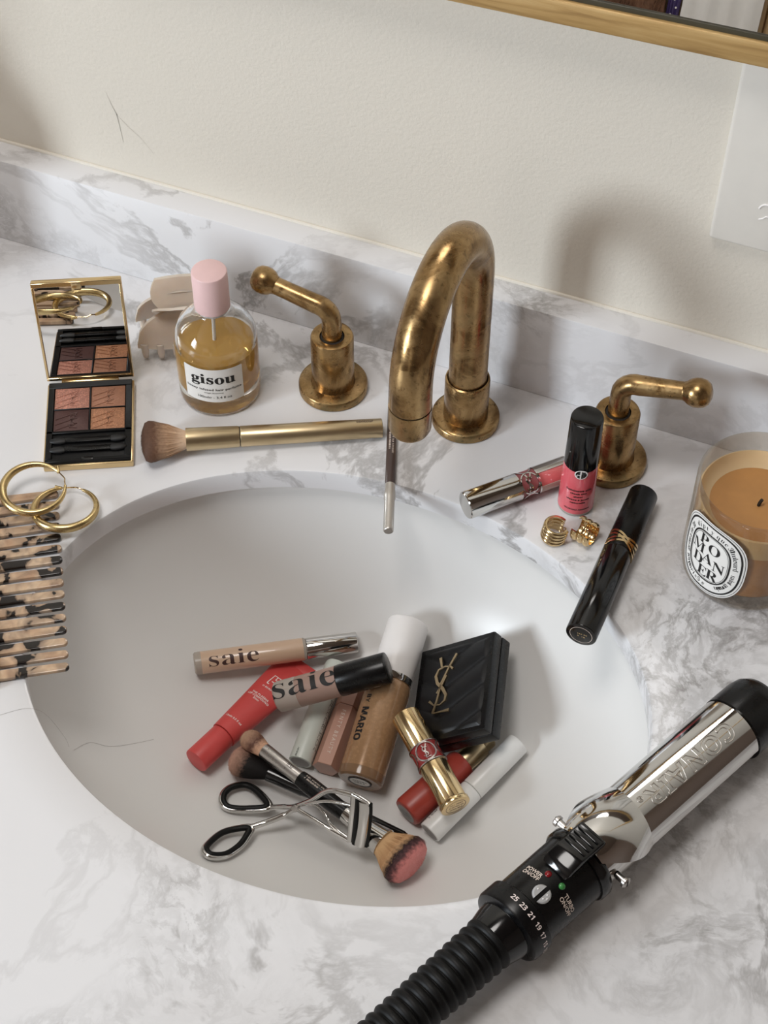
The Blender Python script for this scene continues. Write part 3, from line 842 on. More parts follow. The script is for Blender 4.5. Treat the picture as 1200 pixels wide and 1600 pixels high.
# ---- brown pencil overhanging the basin edge
A, B = (-12.5, -114.6, 4.0), (-59.8, 10.9, 4.0)
pm = frame(A, B); Lp = dist(A, B)
pn = thing('eye_pencil', 'dark brown cosmetic pencil with silver cap under the spout, overhanging the basin', 'pencil', pm)
obj('cap', lathe([(0, 0), (2.9, 0), (3.4, .6), (3.45, 1.2), (3.5, 27), (3.95, 28), (3.95, 32), (3.5, 35), (3.5, 40), (0, 40)], 28), 'satin', pn)
obj('barrel', lathe(rcyl(3.45, 40, Lp - 22, .2), 28), 'taupe_dark', pn)
obj('tail_band', lathe(rcyl(3.5, Lp - 22, Lp, .6), 28), 'silver', pn)
marks('lettering', pn, cyl(3.45, math.radians(5), 0, 'axial-', .08), 'pale_ink', [(-92, -66, 0.8), (-90, -70, -1.4)], 5, 1.5)

# ---- tortoiseshell comb across the left basin edge
ty = Vector((.847, .532, 0)).normalized(); tx = Vector((ty.y, -ty.x, 0))
cmw = Matrix(((tx.x, 0, -ty.x, -.1533), (tx.y, 0, -ty.y, -.2873), (0, 0, 0, 0), (0, 0, 0, 1)))
# local frame: x runs down the row of teeth, y towards the spine, z up
org = Vector((-153.3, -287.3, .3))
cmw = Matrix(((tx.x, -ty.x, 0, org.x * K), (tx.y, -ty.y, 0, org.y * K), (0, 0, 1, org.z * K), (0, 0, 0, 1)))
cm = thing('hair_comb', 'wide tooth blonde tortoiseshell comb reaching over the left basin edge', 'comb', cmw)
NT_, PT = 16, 9.42
obj('spine', prism(rrect(PT * NT_ + 10, 26, 6, 6), 0, 4.6, .8), 'tortoise', cm).matrix_local = Matrix.Translation(Vector((-PT * (NT_ - 1) / 2, 56, 0)) * K)
outl = []
for i in range(11):
    a = math.pi + math.pi * i / 10; outl.append((2.7 * math.cos(a), 2.7 + 2.7 * math.sin(a)))
outl += [(3.5, 44.5), (-3.5, 44.5)]
tm = None
for i in range(NT_):
    if tm is None:
        o = obj('tooth', prism(outl, .4, 3.4, .6), 'tortoise', cm); tm = o.data
    else:
        o = bpy.data.objects.new('tooth', tm); COL.objects.link(o); o.parent = cm
    o.matrix_local = Matrix.Translation(Vector((-PT * i, 0, 0)) * K)

# ---- two gold hoop earrings lying on the comb
def hoop(label, c, R, tilt, spin, gap0, open_, lift):
    mw = Matrix.Translation(Vector(c) * K) @ Matrix.Rotation(math.radians(spin), 4, 'Z') @ Matrix.Rotation(math.radians(tilt), 4, 'X')
    t = thing('hoop_earring', label, 'earring', mw, 'gold hoops on the comb')
    n = 48; P, RR = [], []
    for i in range(n + 1):
        s = i / n; a = math.radians(gap0 + open_ / 2 + (360 - open_) * s)
        P.append((R * math.cos(a), R * math.sin(a) * .92, 0)); RR.append(1.0 + 2.1 * math.sin(math.pi * s) ** .8)
    obj('hoop', tube(P, RR, 16, flat=.9), 'gold_worn', t)
    p0 = Vector(P[0]); p1 = Vector(P[-1]); md = (p0 + p1) / 2 * 1.08
    obj('ear_wire', tube(spline([p1, (p1 * .55 + md * .45) + Vector((0, 0, .8)), md, p0 * .8 + md * .2, p0], 6), .45, 8), 'gold', t)
    dirn = (p0 - p1).normalized()
    obj('hinge', tube([p0 * .98, p0 * 1.03 + dirn * 4.5], 1.1, 10), 'gold_worn', t)
    return t
hoop('gold hoop earring resting on top of the other hoop, at the photo edge', (-238.5, -178.5, 15.0), 20.5, 9, 22, 25, 34, 0)
hoop('gold hoop earring partly under the other hoop, nearer the basin', (-215.5, -180.0, 7.2), 20.5, -4, 20, 85, 40, 0)

# ================================================================== things on the marble, right
# ---- silver lip gloss lying behind the pink bottle
A, B = (27.7, -79.4, 9.6), (81.0, -21.0, 9.6)
gm = frame(A, B); Lg = 76.0
gs = thing('lip_gloss', 'silver capped lip gloss with pink tube lying behind the pink bottle', 'lip gloss', gm)
obj('cap', lathe([(0, 0), (8.8, 0), (9.4, .5), (9.5, 1.2), (9.3, 38), (0, 38)], 48), 'chrome', gs)
obj('band', lathe([(0, 38), (8.6, 38), (8.6, 52), (0, 52)], 48), 'mauve', gs)
gc = cyl(8.6, math.radians(40), 45, 'axial', .05)
strokes('band_ribbon', [([(-7, v) for v in [k * 1.5 - 27 for k in range(37)]], 1.2), ([(7, v) for v in [k * 1.5 - 27 for k in range(37)]], 1.2)] + monogram(.3, 0, 0, 1.8)
        + [(ring2(0, 0, 6.2, 7.4, 40), .8), (ring2(0, 15, 6.2, 7.4, 40), .8), (ring2(0, -15, 6.2, 7.4, 40), .8)], 1, 'chrome', gs, gc, thick=.7)
obj('gloss_tube', lathe(rcyl(8.6, 52, Lg, .8), 48), 'gloss_pink', gs)
def half_shell(r, z0, z1, a0, a1, th=.5, n=24, r1=None, zf=None, nz=1):
    bm = bmesh.new(); G = []
    for o in (0, -th):
        G.append([[None] * (nz + 1) for _ in range(n + 1)])
        for i in range(n + 1):
            a = a0 + (a1 - a0) * i / n
            e0, e1 = (z0, z1) if zf is None else zf(i / n)
            for j in range(nz + 1):
                t = j / nz; rr = (r + ((r1 if r1 else r) - r) * t) + o
                G[-1][i][j] = bm.verts.new((rr * math.cos(a) * K, rr * math.sin(a) * K, (e0 + (e1 - e0) * t) * K))
    for k in (0, 1):
        for i in range(n):
            for j in range(nz): bm.faces.new((G[k][i][j], G[k][i + 1][j], G[k][i + 1][j + 1], G[k][i][j + 1]))
    for i in range(n):
        for j in (0, nz): bm.faces.new((G[0][i][j], G[0][i + 1][j], G[1][i + 1][j], G[1][i][j]))
    for j in range(nz):
        for i in (0, n): bm.faces.new((G[0][i][j], G[0][i][j + 1], G[1][i][j + 1], G[1][i][j]))
    bmesh.ops.recalc_face_normals(bm, faces=bm.faces)
    return bm
obj('sleeve', half_shell(9.3, 52, Lg, math.radians(-150), math.radians(12), .5), 'chrome', gs)
obj('sleeve', half_shell(9.1, 52, Lg, math.radians(75), math.radians(150), .5), 'clear_plastic', gs)

# ---- pink liquid blush bottle, standing
am = thing('blush_bottle', 'standing pink liquid blush bottle with tall black cap', 'cosmetic bottle', Vector((92.2, -41.5, 0)) * K)
tp = lambda z: 12.2 - z * .024
obj('glass_base', lathe([(0, 0), (11.2, 0), (11.9, .8), (12.2, 3), (0, 3)], 48), 'clear_plastic', am)
obj('bottle', lathe([(0, 3), (12.2, 3), (tp(42.5), 42.5), (tp(43) - .4, 43.4), (0, 43.4)], 56), 'pink_liq', am)
obj('cap', lathe([(0, 43), (11.25, 43), (11.2, 43.6), (10.5, 82.6), (10.1, 83.6), (9.4, 84), (0, 84)], 56), 'black_gloss', am)
PA = math.radians(-72)
ac = cyl(11.6, PA, 0, taper=tp)
for i, ln in enumerate(('luminous silk', 'cheek tint', 'sheer', 'visage & joues', 'naturelle')):
    text('lettering', bold(ln), 2.3 if i == 0 else 1.9, 'ink', am, ac, sx=1.15, off=(0, 25.5 - i * 2.9), weight=.05)
text('lettering', 'GIORGIO ARMANI', 1.9, 'ink', am, ac, sx=1.1, off=(0, 7.4), weight=.06)
ac2 = cyl(11.3, PA, 41.5, lift=.25)
lg = patch('emblem', ring2(0, 0, 4.2, 4.2, 28)[:-1], 'black_gloss', am, ac2)
strokes('emblem_mark', [(ring2(0, 0, 3.9, 3.9, 36), .7), ([(-.3, 3.6), (-.3, -3.6)], .8), ([(-.3, 1.2), (3.6, 1.2)], .8), ([(-.3, -.4), (-2.6, -.4), (-2.6, -2.0)], .7), ([(.1, 3.2), (2.6, 2.7)], .6)], .6, 'white_plastic', lg, cyl(11.3, PA, 41.5, lift=.35))

# ---- two ribbed gold ear cuffs
def cuff(label, mw, ribs, R, hgt, gap0, gapw):
    t = thing('ear_cuff', label, 'earring', mw, 'ribbed gold ear cuffs')
    bm = bmesh.new(); n = 40; m_ = ribs * 8
    G = []
    for side in (0, 1):
        rows = []
        for j in range(m_ + 1):
            z = hgt * j / m_; ph = abs(math.sin(math.pi * ribs * j / m_)); r = (R + 1.1 * ph ** .6) if side == 0 else (R - 1.2 + .35 * ph)
            rows.append([bm.verts.new(Vector((r * math.cos(a), r * math.sin(a), z)) * K) for a in [math.radians(gap0 + gapw / 2 + (360 - gapw) * i / n) for i in range(n + 1)]])
        G.append(rows)
    for k in (0, 1):
        for j in range(m_):
            for i in range(n): bm.faces.new((G[k][j][i], G[k][j][i + 1], G[k][j + 1][i + 1], G[k][j + 1][i]))
    for i in range(n):
        for j in (0, m_): bm.faces.new((G[0][j][i], G[0][j][i + 1], G[1][j][i + 1], G[1][j][i]))
    for j in range(m_):
        for i in (0, n): bm.faces.new((G[0][j][i], G[0][j + 1][i], G[1][j + 1][i], G[1][j][i]))
    bmesh.ops.recalc_face_normals(bm, faces=bm.faces)
    obj('band', bm, 'gold', t, sharp=60)
    a = math.radians(gap0 + gapw / 2 + 4)
    p = Vector((R * .9 * math.cos(a), R * .9 * math.sin(a), hgt * .5)); q = Vector((R * .9 * math.cos(math.radians(gap0 - gapw / 2)), R * .9 * math.sin(math.radians(gap0 - gapw / 2)), hgt * .5))
    obj('post', tube([p, p.lerp(q, .95)], .42, 8), 'gold', t)
    cpt = p.lerp(q, .5)
    for s_ in (-1, 1):
        obj('butterfly_back', tube([cpt + Vector((1.5 * math.cos(x) * .9, 1.5 * math.sin(x), s_ * 1.7 + .5 * math.sin(2 * x))) for x in [k * .52 for k in range(12)]], .4, 6, closed=True), 'gold', t)
    return t
cuff('ribbed gold ear cuff standing upright in front of the pink bottle', Matrix.Translation(Vector((87.8, -75.5, 1.2)) * K) @ Matrix.Rotation(math.radians(8), 4, 'Y'), 4, 7.6, 13.0, 28, 70)
ax = Vector((.93, -.25, 0)).normalized(); ay = Vector((0, 0, 1)).cross(ax)
cmx = Matrix(((0, -ay.x, ax.x, .1005), (0, -ay.y, ax.y, -.0675), (1, 0, 0, .0088), (0, 0, 0, 1)))
cuff('ribbed gold ear cuff lying on its side next to the black mascara', cmx, 3, 7.6, 13.5, 18, 84)

# ---- black mascara
A, B = (130.5, -150.3, 10.2), (133.4, -25.4, 10.2)
ms = thing('mascara', 'black mascara tube with a gold ribbon band, overhanging the right basin edge', 'mascara', frame(A, B)); Lm = dist(A, B)
obj('tube', lathe(rcyl(10.0, 0, 70, .7), 48), 'black_gloss', ms)
obj('cap', lathe(rcyl(9.9, 70.3, Lm, .9, 9.6), 48), 'black', ms)
obj('joint', lathe([(0, 69.8), (9.4, 69.8), (9.4, 70.5), (0, 70.5)], 40), 'dark_gap', ms)
mc = cyl(10.0, math.radians(25), 76, 'circ', .05)
rb = []
for v0, v1, ph in ((-5.5, 2.0, 0), (-2.5, 4.8, 0), (5.0, -4.0, .6), (2.2, -7.0, .6)):
    rb.append(([(-15 + 30 * i / 30, v0 + (v1 - v0) * (.5 - .5 * math.cos(math.pi * i / 30)) + 1.2 * math.sin(2 * math.pi * i / 30 + ph)) for i in range(31)], 1.5))
strokes('ribbon_band', rb, 1.5, 'gold', ms, mc, thick=.5)
eb = plane((0, 0, -.1), (0, -1, 0), (1, 0, 0))
strokes('base_print', [(ring2(0, 0, 7.2, 7.2, 36), .25)], .3, 'pale_ink', ms, eb)
marks('base_print', ms, plane((0, 0, -.12), (0, -1, 0), (1, 0, 0)), 'gold', [(-3.6, 3.6, 1.0), (-2.6, 2.6, -1.4)], 11, 1.4)

# ---- candle
cn = thing('scented_candle', 'honey coloured candle in a glass jar with oval black and white label', 'candle', Vector((208.2, -47.6, 0)) * K)
R = 41.0
obj('glass_jar', lathe([(0, 0), (36, 0), (39.6, 1.6), (40.6, 6), (R, 14), (R, 79.4), (40.3, 80.8), (39.0, 80.6), (38.5, 79), (38.5, 16), (37, 11), (30, 9.2), (0, 9.0)], 72), 'jar_glass', cn)
wx = obj('wax', lathe([(0, 9.2), (30, 9.4), (36.8, 11.3), (38.3, 16), (38.3, 60), (33, 58.2), (27, 57.4), (0, 57)], 72), 'wax', cn)
obj('wax_rim', lathe([(38.35, 50), (38.4, 66), (37.4, 66.6), (35.6, 63), (33.2, 59.6), (30.5, 57.9), (30.4, 57.2), (38.2, 50)], 72), 'wax_cream', wx)
obj('wick', tube([(0, 0, 57), (.4, 0, 60), (1.2, .4, 62.5)], 1.1, 8), 'black_matte', cn)
PC = math.radians(-119)
cc = lambda l: cyl(R, PC, 37, lift=l)
def sup(a_, b_, n=64, e=2.7): return [(a_ * abs(math.cos(t)) ** (2 / e) * (1 if math.cos(t) >= 0 else -1), b_ * abs(math.sin(t)) ** (2 / e) * (1 if math.sin(t) >= 0 else -1)) for t in [2 * math.pi * i / n for i in range(n)]]
def supc(a_, b_): q = sup(a_, b_, 64); return q + q[:1]
lb = patch('label', sup(26.5, 31.0), 'label', cn, cc(.1))
strokes('label_lines', [(supc(25.4, 29.9), .35), (supc(23.4, 27.9), 1.3), (supc(16.0, 20.4), 1.2), (supc(14.8, 19.2), .3)], 1, 'ink', lb, cc(.22))
for i, (ch, x, y) in enumerate((('P', -5.0, 11.0), ('O', 3.6, 8.0), ('M', -8.2, 3.0), ('A', .2, -1.6), ('N', 8.6, -4.0), ('D', -6.8, -6.6), ('E', -1.8, -14.0), ('R', 5.4, -13.2))):
    text('lettering', chr(0x1D400 + ord(ch) - 65), 12.6, 'ink', lb, cc(.22), off=(x * 1.05, y * 1.08 + .8), weight=-.06)
def arc_text(s, a0, a1, flip=False):
    bm = bmesh.new(); n = len(s)
    for i, ch in enumerate(s):
        if ch == ' ': continue
        t = a0 + (a1 - a0) * i / max(1, n - 1)
        e = 2.5; ca, sa = math.cos(t), math.sin(t)
        x = 19.6 * abs(ca) ** (2 / e) * (1 if ca >= 0 else -1); y = 24.1 * abs(sa) ** (2 / e) * (1 if sa >= 0 else -1)
        rot = t - math.pi / 2 + (math.pi if flip else 0)
        g = glyphs(serif(ch), 5.2, weight=-.05)
        g.transform(Matrix.Translation((x, y, 0)) @ Matrix.Rotation(rot, 4, 'Z'))
        tmp = bpy.data.meshes.new('tmp'); g.to_mesh(tmp); g.free(); bm.from_mesh(tmp); bpy.data.meshes.remove(tmp)
    lay('lettering', bm, 'ink', lb, cc(.22))
arc_text('diptyque', math.radians(128), math.radians(62))
arc_text('34boulevard saint germain', math.radians(50), math.radians(-62))
arc_text('paris5e', math.radians(-128), math.radians(-88), True)
arc_text('saint germain 34', math.radians(236), math.radians(150))

# ================================================================== the curling iron
A = (247.3, -163.9, 24.0); D = Vector((125.2 - 247.3, -422.7 + 163.9, 0)).normalized()
B = tuple(Vector(A) + D * 100)
ci = thing('curling_iron', 'chrome barrelled curling iron with black ribbed cord end lying on the marble', 'curling iron', frame(A, B))
# local: z from tip to cord, x up, y to the right when looking along the tool
obj('tip_cap', lathe([(0, 0), (12, .4), (17, 2.4), (19.6, 6.5), (20.6, 12), (20.8, 30), (0, 30)], 56), 'black', ci)
obj('barrel', lathe([(0, 30), (19.2, 30), (19.2, 158), (17, 158), (0, 158)], 64), 'chrome', ci)
zf = lambda t: (31.5, 116 + 22 * abs(2 * t - 1) ** 1.5 if False else 126 - 14 * (t - .5))
obj('clamp', half_shell(20.6, 31.5, 126, math.radians(-82), math.radians(82), 1.0, 36, zf=zf, nz=1), 'chrome', ci)
# spoon-shaped neck of the clamp
bm = bmesh.new(); rows = []
for j in range(15):
    t = j / 14; z = 119 + 40 * t; half = math.radians(82 - 46 * t ** 1.3); r = 20.8 + 5.2 * math.sin(math.pi * min(1, t * 1.05)) * .55 + 3.5 * t
    rows.append(([bm.verts.new(Vector((r * math.cos(-half + 2 * half * i / 16), r * math.sin(-half + 2 * half * i / 16), z - 7 * (i / 16 - .5) * (1 - t))) * K) for i in range(17)],
                 [bm.verts.new(Vector(((r - 1.1) * math.cos(-half + 2 * half * i / 16), (r - 1.1) * math.sin(-half + 2 * half * i / 16), z - 7 * (i / 16 - .5) * (1 - t))) * K) for i in range(17)]))
for (a1, b1), (a2, b2) in zip(rows, rows[1:]):
    for i in range(16):
        bm.faces.new((a1[i], a1[i + 1], a2[i + 1], a2[i])); bm.faces.new((b1[i], b2[i], b2[i + 1], b1[i + 1]))
    bm.faces.new((a1[0], a2[0], b2[0], b1[0])); bm.faces.new((a1[16], b1[16], b2[16], a2[16]))
for a_, b_ in (rows[0], rows[-1]):
    for i in range(16): bm.faces.new((a_[i], a_[i + 1], b_[i + 1], b_[i]))
bmesh.ops.recalc_face_normals(bm, faces=bm.faces)
obj('clamp_neck', bm, 'chrome', ci, sharp=50)
for sg in (-1, 1):
    sc_ = lathe([(0, 0), (2.2, 0), (2.2, 5), (3.4, 5.4), (3.4, 7), (2.6, 7.8), (0, 8)], 20); sc_.transform(frame((3, sg * 19, 150), (3, sg * 27, 150), (1, 0, 0)))
    s_ = obj('pivot_screw', sc_, 'silver', ci)
    sl = box(-2.4, 2.4, -.4, .4, 7.7, 8.15); sl.transform(frame((3, sg * 19, 150), (3, sg * 27, 150), (1, 0, 0)))
    obj('screw_slot', sl, 'dark_gap', s_)
# thumb lever
prof = [(20.5, 150), (25.5, 150.5), (27, 152), (27, 170), (24.5, 178), (21, 182), (20.2, 176), (20.2, 152)]
bm = bmesh.new(); hw = 9.0
S0 = [bm.verts.new(Vector((x, -hw, z)) * K) for x, z in prof]; S1 = [bm.verts.new(Vector((x, hw, z)) * K) for x, z in prof]
f1 = bm.faces.new(S0); f2 = bm.faces.new(list(reversed(S1)))
for i in range(len(prof)): bm.faces.new((S0[i], S1[i], S1[(i + 1) % len(prof)], S0[(i + 1) % len(prof)]))
bmesh.ops.recalc_face_normals(bm, faces=bm.faces)
bmesh.ops.bevel(bm, geom=bm.edges[:], offset=1.3 * K, segments=2, profile=.5, affect='EDGES')
TLM = Matrix.Rotation(math.radians(0), 4, 'Z')
bm.transform(TLM); tl = obj('thumb_lever', bm, 'black_gloss', ci)
for z in (154.5, 158, 161.5, 165):
    g = box(26.3, 28.0, -7.4, 7.4, z, z + 1.7, .5); g.transform(TLM); obj('grip_ridge', g, 'black_gloss', tl)
obj('front_collar', lathe([(0, 156), (21.5, 156), (22.4, 157.2), (22.4, 162), (21.4, 163.4), (0, 163.4)], 56), 'black_gloss', ci)
obj('handle', lathe([(0, 162), (20.4, 162), (20.2, 206), (0, 206)], 64), 'black', ci)
obj('dial_collar', lathe([(0, 203), (20.6, 203), (22.4, 204.2), (22.4, 214), (21.6, 215.6), (19, 216.4), (0, 216.4)], 64), 'black', ci)
obj('neck', lathe([(0, 216), (17.4, 216), (16.8, 221), (15.2, 228), (0, 228)], 48), 'black_gloss', ci)
pr_ = [(0, 226)]
NR = 21
for i in range(NR):
    z = 226 + i * 6.2; r = 15.4 - .14 * i
    pr_ += [(r - 2.2, z + .2), (r - .8, z + .9), (r, z + 2.4), (r, z + 3.8), (r - .8, z + 5.2), (r - 2.2, z + 5.9)]
pr_ += [(8, 226 + NR * 6.2), (0, 226 + NR * 6.2)]
obj('strain_relief', lathe(pr_, 40), 'rubber', ci, sharp=80)
obj('power_cord', tube(spline([(0, 0, 356 - 2), (-5, 0, 378), (-17, -6, 398), (-20, -30, 408), (-20, -120, 400), (-20, -220, 340)], 6), 3.6, 12), 'rubber', ci)
obj('rest_foot', tube([(-18, 16, 176), (-23, 21, 176), (-23, 21, 186), (-18, 16, 186)], 1.4, 10), 'black_gloss', ci)
# controls: phi is measured from straight up (x) towards y; the photo sees the side away from -y
def ic(r, ph, z, mode='circ-', lift=.15): return cyl(r, math.radians(ph), z, mode, lift)
PB = -14
for k, (dz, dp) in enumerate(((0, -11), (3, 17))):
    bt = lathe([(0, 0), (5.2, 0), (5.2, 1.2), (4.4, 1.9), (0, 2.0)], 28)
    bmesh.ops.bisect_plane(bt, geom=bt.verts[:] + bt.edges[:] + bt.faces[:], plane_co=(0, (-1.2 if k == 0 else 1.2) * K, 0), plane_no=(0, 1 if k == 0 else -1, 0), clear_outer=True)
    bt.transform(Matrix.Rotation(math.radians(PB), 4, 'Z') @ frame((19.9, 0, 196), (30, 0, 196), (0, 0, 1)))
    bo = obj('button', bt, 'grey_button', ci)
    for (u, v) in ([(0, -3.2)] if k == 0 else [(1.6, 2.4), (-1.6, 2.4), (0, 3.8)]):
        d_ = lathe([(0, 2.0), (.5, 2.0), (.35, 2.5), (0, 2.6)], 10); d_.transform(Matrix.Rotation(math.radians(PB), 4, 'Z') @ frame((19.9, 0, 196), (30, 0, 196), (0, 0, 1)) @ Matrix.Translation((u * K, v * K, 0)))
        obj('button_dot', d_, 'white_plastic', bo)
for ph, z, mt in ((2, 185, 'red_led'), (-25, 184, 'green_led')):
    d_ = lathe([(0, 0), (1.9, 0), (1.9, .5), (1.2, 1.2), (0, 1.4)], 16); d_.transform(Matrix.Rotation(math.radians(ph), 4, 'Z') @ frame((20.1, 0, z), (30, 0, z)))
    obj('indicator_light', d_, mt, ci)
text('lettering', 'POWER\nON/OFF', 3.3, 'pale_ink', ci, ic(20.3, 22, 190), line=.85, weight=.05)
text('lettering', 'TURBO\nON/OFF', 3.5, 'pale_ink', ci, ic(20.3, -54, 187), line=.9, weight=.05)
for i, nmb in enumerate(('25', '23', '21', '19', '17', '15', '13', '11')):
    text('dial_number', bold(nmb), 4.0, 'white_ink', ci, ic(22.4, 6 - i * 16.5, 209))
text('brand_lettering', bold('CONAIR'), 15.0, 'etched', ci, cyl(20.6, math.radians(-12), 76, 'axial', .1), sx=1.15, outline=.32, spacing=1.05)
text('brand_lettering', '\u00ae', 5.0, 'etched', ci, cyl(20.6, math.radians(-12), 115, 'axial', .1), outline=.15, off=(0, -3))

# ================================================================== makeup heaped in the basin
# ---- beige concealer
A, B = (-123.4, -195.2, -100.9), (-27.7, -133.8, -103.3)
T = thing('concealer_tube', 'clear beige concealer tube with silver cap at the back left of the heap', 'concealer', frame(A, B)); Lx = dist(A, B)
obj('cap', lathe(rcyl(7.6, Lx - 36, Lx, .8), 44), 'chrome', T)
obj('clear_tube', lathe([(0, 0), (6.6, 0), (7.7, .8), (7.9, 3), (7.9, Lx - 37), (7.2, Lx - 36), (0, Lx - 36)], 44), 'clear_plastic', T)
obj('concealer', lathe([(0, 3.2), (6.9, 3.2), (7.92, 5.0), (7.95, Lx - 40), (7.92, Lx - 38), (0, Lx - 38)], 44), 'concealer', T)
ccl = cyl(7.9, math.radians(28), 27, 'axial', .14)
text('brand_lettering', serif('saie'), 15.5, 'brown_ink', T, ccl, sx=1.4, weight=-.14)

# ---- coral lip balm tube
A, B = (-90.6, -260.3, -109.4), (-61.3, -164.4, -112.7)
T = thing('lip_balm_tube', 'coral red squeeze tube of lip balm lying left in the basin', 'lip balm', frame(A, B)); Lx = dist(A, B)
obj('cap', lathe(rcyl(9.0, 0, 27, .9), 44), 'coral', T)
bm = bmesh.new(); rows = []
for j in range(17):
    t = j / 16; z = 27.2 + (Lx - 27.2) * t; e = t ** 1.3
    wd = 9.6 + 5.6 * t; th = 9.6 * (1 - e) + 1.0 * e
    rows.append([bm.verts.new(Vector((th * math.cos(2 * math.pi * k / 40), wd * math.sin(2 * math.pi * k / 40), z)) * K) for k in range(40)])
for a_, b_ in zip(rows, rows[1:]):
    for k in range(40): bm.faces.new((a_[k], a_[(k + 1) % 40], b_[(k + 1) % 40], b_[k]))
bm.faces.new(list(reversed(rows[0]))); bm.faces.new(rows[-1]); bmesh.ops.recalc_face_normals(bm, faces=bm.faces)
obj('tube_body', bm, 'coral', T)
obj('crimp', box(-1.0, 1.0, -15.2, 15.2, Lx - 1, Lx + 7, .4), 'coral', T)
def tube_top(u0, z0):
    def f(u, v):
        z = z0 - v; t = (z - 27.2) / (Lx - 27.2); e = max(0, t) ** 1.3; wd = 9.6 + 5.6 * t; th = 9.6 * (1 - e) + 1.0 * e
        y = -(u0 + u); q = max(.05, 1 - (y / wd) ** 2)
        return Vector((th * math.sqrt(q) + .2, y, z)) * K
    f.bend = None; f.nrm = Vector((1, 0, 0)); return f
# reading direction runs across the tube, lines stack towards the cap
tt = tube_top(0, 0)
def across(z0, u0=0):
    def f(u, v): return tube_top(u0, z0)(-u, -v)
    f.bend = None; f.nrm = Vector((1, 0, 0)); return f
strokes('emblem', [([(-4.6, -4), (-4.6, 4.6), (4.6, 4.6), (4.6, -1), (-2.4, -1), (-2.4, -1.1)], .8), ([(-1.6, 4.6), (-1.6, 1.6), (2.0, 1.6), (2.0, 3.2)], .8), ([(-4.6, -4), (6.2, -4)], .8)], .8, 'white_ink', T, across(80))
text('lettering', bold('U BEAUTY'), 2.0, 'white_ink', T, across(72.5), sx=1.1)
text('lettering', bold('THE PLASMA\nLIP COMPOUND\nRos\u00e9'), 2.3, 'white_ink', T, across(62.0), line=.95)
text('lettering', '15ml\u212e 0.5 fl oz', 2.3, 'white_ink', T, across(37.5), weight=.04)

# ---- pale sage tube
A, B = (-29.5, -228.2, -121.0), (-35.4, -153.6, -111.6)
T = thing('sage_tube', 'pale sage cosmetic tube lying between the coral tube and the nude pink tube', 'cosmetic tube', frame(A, B)); Lx = dist(A, B)
obj('body', lathe(rcyl(8.0, 0, 52, .8), 44), 'sage', T)
obj('cap', lathe(rcyl(7.8, 52.3, Lx + 3, 2.4), 44), 'sage', T)
obj('base_label', lathe([(0, -.1), (6.4, -.1), (6.4, .2), (0, .2)], 32), 'grey_end', T)
marks('lettering', T, cyl(8.0, math.radians(52), 26, 'axial-', .1), 'ink', [(-22, 17, 1.6)], 21, 3.6)
marks('lettering', T, cyl(8.0, math.radians(-20), 4, 'axial-', .1), 'ink', [(-3, 3, 0)], 22, 1.6)

# ---- nude pink six-sided tube
A, B = (-11.6, -226.9, -120.5), (-17.2, -152.0, -111.0)
T = thing('hexagonal_tube', 'nude pink six-sided lipstick tube beside the brown foundation bottle', 'lipstick', frame(A, B)); Lx = dist(A, B)
hexp = [(10.0 * math.cos(math.radians(60 * i + 30)), 9.2 * math.sin(math.radians(60 * i + 30))) for i in range(6)]
obj('body', prism(hexp, 0, 46, .5), 'nude', T, smooth=False)
obj('cap', prism([(x * .985, y * .985) for x, y in hexp], 46.4, Lx, .5), 'nude', T, smooth=False)
def face_hex(z0):
    # the slanted upper-left face of the prism
    a = Vector((hexp[0][0], hexp[0][1], 0)); b = Vector((hexp[5][0], hexp[5][1], 0)); mid = (a + b) / 2; n_ = mid.normalized(); e = (a - b).normalized()
    def f(u, v): return (mid + n_ * .12 + e * (-v) * 1.0 + Vector((0, 0, z0 + u)) ) * K
    f.bend = None; f.nrm = n_; return f
def face_hex_r(z0):
    g = face_hex(z0)
    def f(u, v): return g(-u, -v)
    f.bend = None; f.nrm = g.nrm; return f
text('lettering', 'FENTY BEAUTY', 3.6, 'pale_ink', T, face_hex_r(25), spacing=1.45, weight=.03)

# ---- foundation bottle
A, B = (15.3, -231.0, -113.6), (4.0, -115.9, -86.0)
T = thing('foundation_bottle', 'brown glass foundation bottle with tall white cap in the middle of the heap', 'foundation bottle', frame(A, B)); Lx = dist(A, B)
obj('glass_base', lathe([(0, .6), (11, .2), (14, 0), (15.3, 1.2), (15.6, 3.2), (15.6, 7), (0, 7)], 56), 'amber_glass', T)
obj('base_label', lathe([(0, -.05), (8, -.05), (8, .4), (0, .4)], 36), 'label', T)
obj('base_ring', lathe([(7.0, -.15), (8.2, -.15), (8.2, .2), (7.0, .2)], 36), 'ink', T)
marks('base_print', T, plane((0, 0, -.2), (0, -1, 0), (1, 0, 0)), 'ink', [(-5, 5, 1.6), (-4, 4, -1.6)], 31, 2.4)
obj('bottle', lathe([(0, 7), (15.5, 7), (15.55, 66), (15, 70.5), (13.4, 72.6), (0, 72.6)], 56), 'foundation', T)
obj('neck_ring', lathe([(0, 72.2), (14.6, 72.2), (14.9, 73), (14.9, 76.6), (0, 76.6)], 48), 'chrome', T)
obj('cap', lathe([(0, 76.6), (14.2, 76.6), (14.6, 77.4), (14.4, Lx - 2.6), (13.4, Lx - .8), (11.6, Lx), (0, Lx)], 56), 'white_plastic', T)
fc_ = cyl(15.6, math.radians(-36), 39, 'axial-', .12)
text('brand_lettering', bold('MARIO'), 7.6, 'ink', T, fc_, sx=.95, off=(3.5, 0), weight=.16)
text('brand_lettering', bold('BY'), 5.0, 'ink', T, fc_, off=(-15.0, 0))

